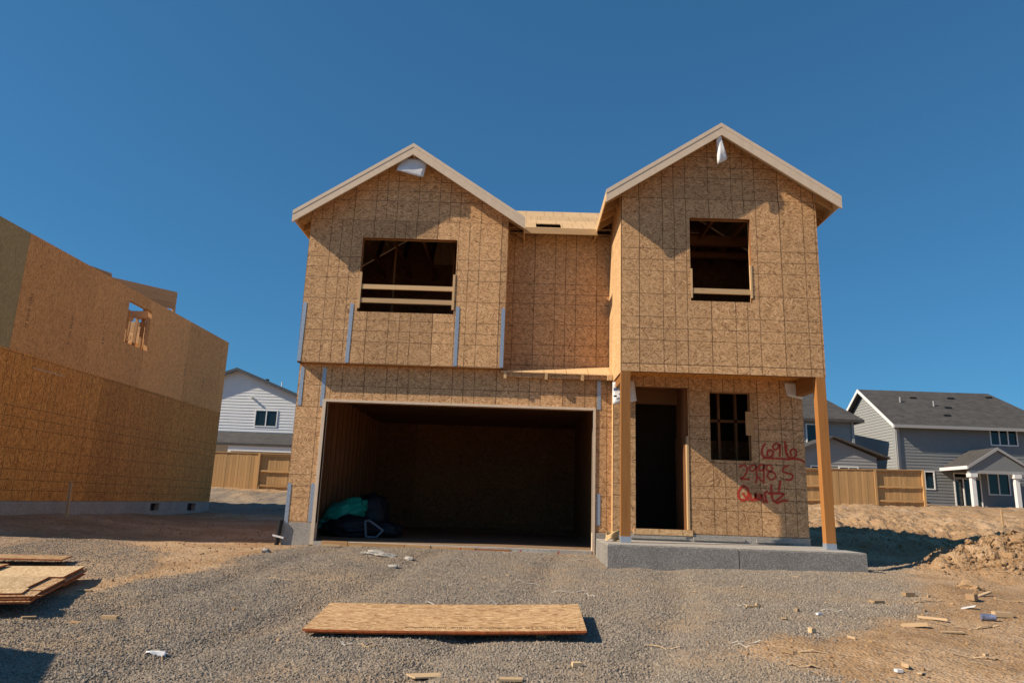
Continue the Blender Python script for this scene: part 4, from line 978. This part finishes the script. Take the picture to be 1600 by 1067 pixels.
chip(4.98,8.4,.16,.10,.01,-.6,'white torn card on the dirt',mat='white',cat='card',name='torn_card',tilt=.3)
chip(5.12,8.02,.17,.07,.05,0,'clean square lumber block beside the can')
chip(3.91,7.46,.22,.07,.03,-.5,'thick pale block at the gravel and dirt edge',tilt=.15)
chip(4.28,7.82,.24,.05,.02,-.6,'pale split board near the gravel edge')
chip(4.12,7.2,.22,.05,.012,.05,'flat pale shard in front of the litter on dirt')
chip(4.1,8.62,.15,.10,.02,.3,'squared grey brown board scrap on the gravel margin',mat='scrapd')
chip(3.12,7.8,.06,.03,.02,.3,'tiny white flake on the gravel',mat='white',cat='flake',name='flake')
chip(2.81,5.64,.05,.035,.02,.0,'small white block in the right foreground',mat='white',cat='block',name='foam_block')
chip(4.72,9.1,.12,.07,.04,.2,'dark scrap block on the dirt below the mound',mat='scrapd')
chip(5.35,8.9,.1,.09,.07,.7,'brown cube of wood beside the earth lump',mat='scrapd')
chip(2.55,8.15,.13,.05,.02,.1,'small tan chip on the porch gravel')
cn = empty('drink_can', (4.87,7.86,gz(4.87,7.86)+.02), 'crushed blue and silver drink can lying on the dirt', 'can')
tube(MB(), (4.80,7.86,gz(4.87,7.86)+.035), (4.92,7.83,gz(4.87,7.86)+.035), .034).build('can_body', plain('can_print', (.22,.25,.38), .4, metal=.4, var=.6, sc=25), cn)
tube(MB(), (4.921,7.83,gz(4.87,7.86)+.035), (4.927,7.829,gz(4.87,7.86)+.035), .03).build('can_end', M['strap'], cn)
z = gz(-2.81,6.02)
cloth('paper_scrap', [(-2.90,6.06,z+.02),(-2.74,6.07,z+.02),(-2.72,6.0,z+.01),(-2.88,5.99,z+.01)], 'crumpled white paper scrap on the foreground gravel at left', 'paper', M['white'], amp=.015)
ins = cloth('packing_paper', [(1.46,12.1,-.40),(1.66,12.2,-.36),(1.68,12.0,-.53),(1.42,11.9,-.53)], 'crumpled yellow packing paper at the foot of the left porch post', 'paper', plain('kraft', (.55,.40,.2), .8), amp=.05, n=10, seed=8)
for k in range(28):
    on = rnd.random() < .55
    if on: x, y = rnd.uniform(-3.6,4.2), rnd.uniform(5.6,11)
    else: x, y = rnd.uniform(2.2,5.8), rnd.uniform(5.7,9.6)
    if -2.2 < x < 1.1 and 6.2 < y < 7.9: continue
    if abs(x) > .62*y: continue
    if on: chip(x,y,rnd.uniform(.03,.08),rnd.uniform(.012,.03),.008,rnd.uniform(0,6),'tiny pale wood sliver scattered on the gravel','wood slivers on the gravel',name='wood_sliver')
    else: chip(x,y,rnd.uniform(.04,.13),rnd.uniform(.015,.05),rnd.uniform(.008,.03),rnd.uniform(0,6),'small wood chip scattered on the bare dirt','wood chips on the dirt',mat=rnd.choice(('scrap','scrap','scrapd')),name='wood_chip',tilt=rnd.uniform(-.2,.2))

# ------------------------------------------------------------------ fences
def fence(name, x0, x1, y, zb, zt, label, flip_from, posts, slope=0, open_to=-99):
    """pickets hide the rails up to flip_from, beyond it the rail side faces the viewer"""
    f = empty(name, ((x0+x1)/2,y,zb), label, 'fence'); k = 0; x = x0
    while x < x1-.02:
        w = .138; zz = slope*(x-x0); ph = 0; yy = y if open_to <= x < flip_from else y+.075
        m = MB(); m.box(x+.003,min(x+w,x1),yy+rnd.uniform(-.004,.004),yy+.018,zb+zz-.3,zt+zz-.05)
        m.build('picket', M['fence'], f, grain=(0,0,1)); x += w+.004
    for (a, b_) in ((x0,open_to-.05),(max(x0,open_to+.05),flip_from),(flip_from+.1,x1)):
        if b_-a < .2: continue
        yy = y+.03 if abs(b_-flip_from) < .01 else y-.005
        for h in (.12,.50,.93):
            za = zb+(zt-zb)*h
            MB().slab([(a,yy,za+slope*(a-x0)),(b_,yy,za+slope*(b_-x0)),(b_,yy+.04,za+slope*(b_-x0)),(a,yy+.04,za+slope*(a-x0))],(0,0,.085)).build('rail', M['fence'], f, grain=(1,0,0))
    for p in posts: MB().box(p-.05,p+.05,y-.035,y+.06,zb-.4+slope*(p-x0),zt+slope*(p-x0)+.0).build('fence_post', M['fence'], f, grain=(0,0,1))
    MB().slab([(x0,y-.03,zt-.045+0),(x1,y-.03,zt-.045+slope*(x1-x0)),(x1,y+.11,zt-.045+slope*(x1-x0)),(x0,y+.11,zt-.045)],(0,0,.04)).build('cap_rail', M['fence'], f, grain=(1,0,0))
    return f
fence('wood_fence', -14.6, -9.0, 33, .12, 1.81, 'cedar board fence between the two house shells', -11.89, (-11.84,))
fence('wood_fence', 10.0, 18.25, 33, .30, 1.93, 'cedar board fence right of the porch before grey houses', 16.0, (13.75,16.05,18.2), slope=.018, open_to=13.75)
# bays with rails showing left of the porch post
# ------------------------------------------------------------------ far houses
def siding(name, c): return plain(name, c, .55, var=.04, sc=2)
M['sid_grey'] = siding('blue_grey_siding', (.19,.20,.205)); M['sid_lt'] = siding('pale_grey_siding', (.30,.31,.31)); M['sid_mid'] = siding('mid_grey_siding', (.27,.27,.265)); M['sid_wh'] = siding('white_siding', (.66,.68,.70))
m, t, b = nt('asphalt_shingle'); tc = t.nodes.new('ShaderNodeTexCoord'); v = voro(t, scale_uv(t, tc.outputs['Object'], (3,6,6)), 1)
s_ = t.nodes.new('ShaderNodeSeparateColor'); L(t, v.outputs['Color'], s_.inputs[0])
L(t, ramp(t, s_.outputs[0], ((0,(.048,.045,.044)),(1,(.078,.073,.069)))), b.inputs['Base Color']); b.inputs['Roughness'].default_value = .9; M['shingle'] = m
M['wtrim'] = plain('white_trim', (.75,.75,.74), .5, var=.03); M['darktrim'] = plain('dark_fascia', (.06,.07,.085), .5); M['gtrim'] = plain('grey_trim', (.32,.32,.32), .5, var=.03)
m, t, b = nt('window_glass'); b.inputs['Base Color'].default_value = (.012,.018,.022,1); b.inputs['Roughness'].default_value = .05; b.inputs['Specular IOR Level'].default_value = .5; M['glass'] = m
def lap(root, axis, plane, sgn, region, mat, op=(), ex=.19):
    zs = [p[1] for p in region]; wall(root, axis, plane, .03*sgn, region, [], frange(min(zs)+ex,max(zs),ex), 'siding_board', M[mat], op, gap=0, wedge=.03)
    wall(root, axis, plane+.032*sgn, .1*sgn, region, [], [], 'wall', M[mat], op)
def window(root, y, x0, x1, z0, z1, mull=1, trim='wtrim', split=None, name='window'):
    w = MB()
    t_ = .07
    w.box(x0-t_,x0,y-.06,y+.02,z0-t_,z1+t_); w.box(x1,x1+t_,y-.06,y+.02,z0-t_,z1+t_); w.box(x0,x1,y-.06,y+.02,z0-t_,z0); w.box(x0,x1,y-.06,y+.02,z1,z1+t_)
    o = w.build(name, M[trim], root)
    n = mull+1
    for k in range(n):
        a = x0+(x1-x0)*k/n; b_ = x0+(x1-x0)*(k+1)/n
        MB().box(a+.01,b_-.01,y+.0+.01*k,y+.03,z0,z1).build('pane', M['glass'], o)
        if k: MB().box(a-.035,a+.035,y-.05,y-.001,z0,z1).build('mullion', M[trim], o)
    return o
# grey house at right
gh = empty('grey_house', (30,50,.6), 'dark blue grey two storey house with gabled white porch at far right', 'house')
WU = (29.85,31.45,4.62,5.6); WS = (25.48,26.0,1.75,2.76); SLD = (27.3,28.85,.72,2.72); WR2 = (29.4,30.65,1.55,2.80)
lap(gh, 'y', 46, 1, rect(23.95,33.9,.35,5.82), 'sid_grey', (WU,WS,SLD,WR2))
lap(gh, 'x', 23.95, 1, [(46.05,.35),(54,.35),(54,5.75),(50,8.4),(46.05,5.75)], 'sid_lt')
MB().box(23.90,24.06,45.93,46.06,.3,5.75).build('corner_board', M['gtrim'], gh)
tube(MB(), (23.75,45.85,.5),(23.75,45.85,5.4),.05).build('downspout', M['gtrim'], gh)
window(gh,46.0,WU[0],WU[1],WU[2],WU[3],2); window(gh,46.0,*WS,0); window(gh,46.0,*WR2,1); window(gh,46,*SLD[:2],SLD[2],SLD[3]-.32,2,name='sliding_door'); window(gh,46,SLD[0],SLD[1],SLD[3]-.22,SLD[3],1,name='transom')
for k in range(5): MB().box(27.4,27.8,46.0,46.008,.9+k*.36,.92+k*.36).build('muntin', M['wtrim'], gh)
MB().slab([(23.55,45.5,5.62),(34.4,45.5,5.62),(32.6,50,8.55),(23.55,50,8.55)],(0,0,-.12)).build('roof', M['shingle'], gh, label='front roof slope')
MB().slab([(32.61,50.005,8.54),(34.41,45.5,5.61),(34.41,54.5,5.61)],(0,0,-.12)).build('roof', M['shingle'], gh, label='right hip of the roof')
lap(gh, 'x', 33.9, -1, rect(46.05,54,.35,5.7), 'sid_grey')
MB().slab([(23.55,50.01,8.55),(32.6,50.01,8.55),(34.4,54.5,5.62),(23.55,54.5,5.62)],(0,0,-.12)).build('roof', M['shingle'], gh, label='rear roof slope')
for a, b_ in (((45.5,5.62),(50,8.55)),((54.5,5.62),(50,8.55))):
    MB().prism([(23.5,a[0],a[1]+.01),(23.5,b_[0],b_[1]+.01),(23.5,b_[0],b_[1]-.22),(23.5,a[0],a[1]-.2)],[(23.545,a[0],a[1]+.01),(23.545,b_[0],b_[1]+.01),(23.545,b_[0],b_[1]-.22),(23.545,a[0],a[1]-.2)]).build('rake_board', M['wtrim'], gh)
MB().box(23.55,34.4,45.40,45.49,5.44,5.63).build('gutter', M['gtrim'], gh)
def zr(y): return 5.62+(y-45.5)*.651
for x,y in ((25.6,48.4),(26.6,48.9),(29.2,49.0),(27.6,48.0)):
    tube(MB(), (x,y,zr(y)-.05),(x,y,zr(y)+.35),.05).build('vent_pipe', M['gtrim'], gh) if x in (25.6,27.6) else MB().box(x,x+.4,y,y+.25,zr(y),zr(y)+.14).build('roof_vent', M['black'], gh)
for x,y in ((32.0,49.3),(28.2,47.7),(27.5,46.7)): MB().box(x,x+.4,y,y+.25,zr(y),zr(y)+.14).build('roof_vent', M['black'], gh)
# porch
py = 43.2; pax, paz, pe_, pze = 28.35, 4.18, 1.85, 3.05
for s in (-1,1):
    e = pax+s*pe_*(1.0)
    MB().slab([(pax,py,paz),(e,py,pze),(e,45.97,pze),(pax,45.97,paz)],(0,0,-.1)).build('porch_roof', M['shingle'], gh)
    MB().prism([(pax,py-.05,paz-.0),(e,py-.05,pze),(e,py-.05,pze-.17),(pax,py-.05,paz-.17)],[(pax,py-.002,paz),(e,py-.002,pze),(e,py-.002,pze-.17),(pax,py-.002,paz-.17)]).build('rake_board', M['gtrim'], gh)
    MB().box(min(e,e+s*.08),max(e,e+s*.08),py-.05,45.97,pze-.19,pze).build('gutter', M['wtrim'], gh)
wall(gh,'y',py+.08,.05,[(pax-1.7,2.75),(pax+1.7,2.75),(pax+1.7,2.98),(pax,4.0),(pax-1.7,2.98)],[],[],'porch_gable',M['sid_grey'])
MB().box(pax-1.75,pax+1.75,py+.06,py+.3,2.62,2.80).build('porch_beam', M['gtrim'], gh)
for x in (pax-1.72,pax+.84):
    o = MB().box(x+.03,x+.27,py+.01,py+.25,.4,2.62).build('porch_post', M['wtrim'], gh); MB().box(x-.06,x+.36,py-.08,py+.34,2.40,2.62).build('post_cap', M['wtrim'], o)
# house between
mh = empty('grey_house', (17,47,.6), 'mid grey house partly hidden behind the porch posts', 'house')
MX = 21.65
lap(mh,'y',47,1,rect(11,MX,.3,5.95),'sid_mid',((18.65,19.35,4.25,5.6),))
lap(mh,'x',MX,-1,rect(47.05,54,.3,5.95),'sid_mid')
window(mh,47,18.65,19.35,4.25,5.6,0)
MB().box(MX-.12,MX+.03,46.9,46.99,.3,5.9).build('corner_board', M['gtrim'], mh)
MB().prism([(9,46.5,5.98),(MX+.55,46.5,5.98),(19.3,51.0,9.2),(9,51.0,9.2)],[(9,46.5,5.80),(MX+.55,46.5,5.80),(19.3,51.0,9.0),(9,51.0,9.0)]).build('roof', M['shingle'], mh)
MB().prism([(MX+.55,46.52,5.97),(MX+.55,55.4,5.97),(19.31,51.01,9.19)],[(MX+.55,46.52,5.81),(MX+.55,55.4,5.81),(19.31,51.01,9.05)]).build('roof', M['shingle'], mh)
tube(MB(), (19.9,48.0,6.9),(19.9,48.0,7.5),.05).build('vent_pipe', M['gtrim'], mh)
ga, gze, gza = 19.0, 3.45, 4.62
lap(mh,'y',44.1,1,[(16.0,.3),(21.6,.3),(21.6,3.4),(ga,4.46),(16.0,3.3)],'sid_mid',((17.65,18.1,2.35,2.75),(19.35,20.4,2.35,2.75)))
window(mh,44.1,17.65,18.1,2.35,2.75,0); window(mh,44.1,19.35,20.4,2.35,2.75,1)
for e, ze in ((15.5,3.2),(22.25,3.42)):
    MB().slab([(ga,43.7,gza),(e,43.7,ze),(e,46.93,ze),(ga,46.93,gza)],(0,0,-.12)).build('lower_roof', M['shingle'], mh)
lap(mh,'x',21.6,-1,rect(44.15,46.9,.3,3.3),'sid_mid')
# white house at left
wh = empty('white_house', (-20,50,.5), 'white lap sided house with dark roof between the two shells', 'house')
wx, wz = -19.25, 8.25; ws_ = .415
def wgz(x): return wz-.12-ws_*abs(x-wx)*.93
WW = (-17.75,-16.35,4.42,5.42)
lap(wh,'y',48,1,[(-24,.2),(-13,.2),(-13,wgz(-13)),(wx,wgz(wx)),(-24,wgz(-24))],'sid_wh',(WW,),ex=.2)
window(wh,48,*WW,1)
for e in (-25,-12.6):
    ze = wz-ws_*.93*abs(e-wx)
    MB().slab([(wx,47.58,wz),(e,47.58,ze),(e,56,ze),(wx,56,wz)],(0,0,-.07)).build('roof', M['shingle'], wh)
    MB().slab([(wx,47.56,wz-.01),(e,47.56,ze-.01),(e,47.60,ze-.01),(wx,47.60,wz-.01)],(0,0,-.2)).build('fascia', M['darktrim'], wh)
tube(MB(), (-16.3,48.2,6.9),(-16.3,48.2,7.45),.04).build('vent_pipe', M['wtrim'], wh)
MB().box(-17.75,-17.55,49.0,49.2,7.5,7.75).build('roof_vent', M['black'], wh)
MB().box(-18.2,-18.05,47.7,47.97,6.25,6.32).build('wall_lamp', M['wtrim'], wh)
MB().slab([(-22.2,45.2,3.05),(-13.0,45.2,3.05),(-13.0,47.95,3.95),(-22.2,47.95,3.95)],(0,0,-.15)).build('porch_roof', M['shingle'], wh)
MB().box(-18.3,-13.2,45.3,45.5,2.55,2.88).build('porch_beam', M['wtrim'], wh)
MB().box(-18.3,-18.1,45.3,45.5,.3,2.55).build('porch_post', M['wtrim'], wh)
MB().box(-17.9,-13.4,47.7,47.95,.4,2.5).build('door_surround', M['fence'], wh)

# box added out of view to throw the corner shadow on the gravel
db = empty('shadow_caster', (-6.6,4.5,-1.4), 'added unseen bin left of the gravel throwing the corner shadow', 'bin')
ca = Vector((-5.42,5.20)); u1 = Vector((-.94,.34)).normalized(); u2 = Vector((.30,-.954)).normalized()
M['bin'] = plain('dark_green_steel', (.03,.06,.045), .5, metal=.2)
def bq(a, b): p = ca+u1*a+u2*b; return (p.x, p.y)
def bw(a0, b0, a1, b1, z0, z1, name):
    q = [bq(a0,b0),bq(a1,b0),bq(a1,b1),bq(a0,b1)]; MB().prism([(x,y,z0) for x,y in q],[(x,y,z1) for x,y in q]).build(name, M['bin'], db)
bw(0,0,2.2,.05,-1.5,.26,'side_plate'); bw(0,.052,.05,2.8,-1.5,.26,'side_plate'); bw(2.15,.052,2.2,2.8,-1.5,.26,'side_plate'); bw(.052,2.75,2.148,2.8,-1.5,.26,'side_plate'); bw(.055,.055,2.145,2.745,-1.3,-1.25,'floor_plate')
for k in range(4): bw(-.05,.1+k*.8,-.001,.2+k*.8,-1.45,.15,'rib')
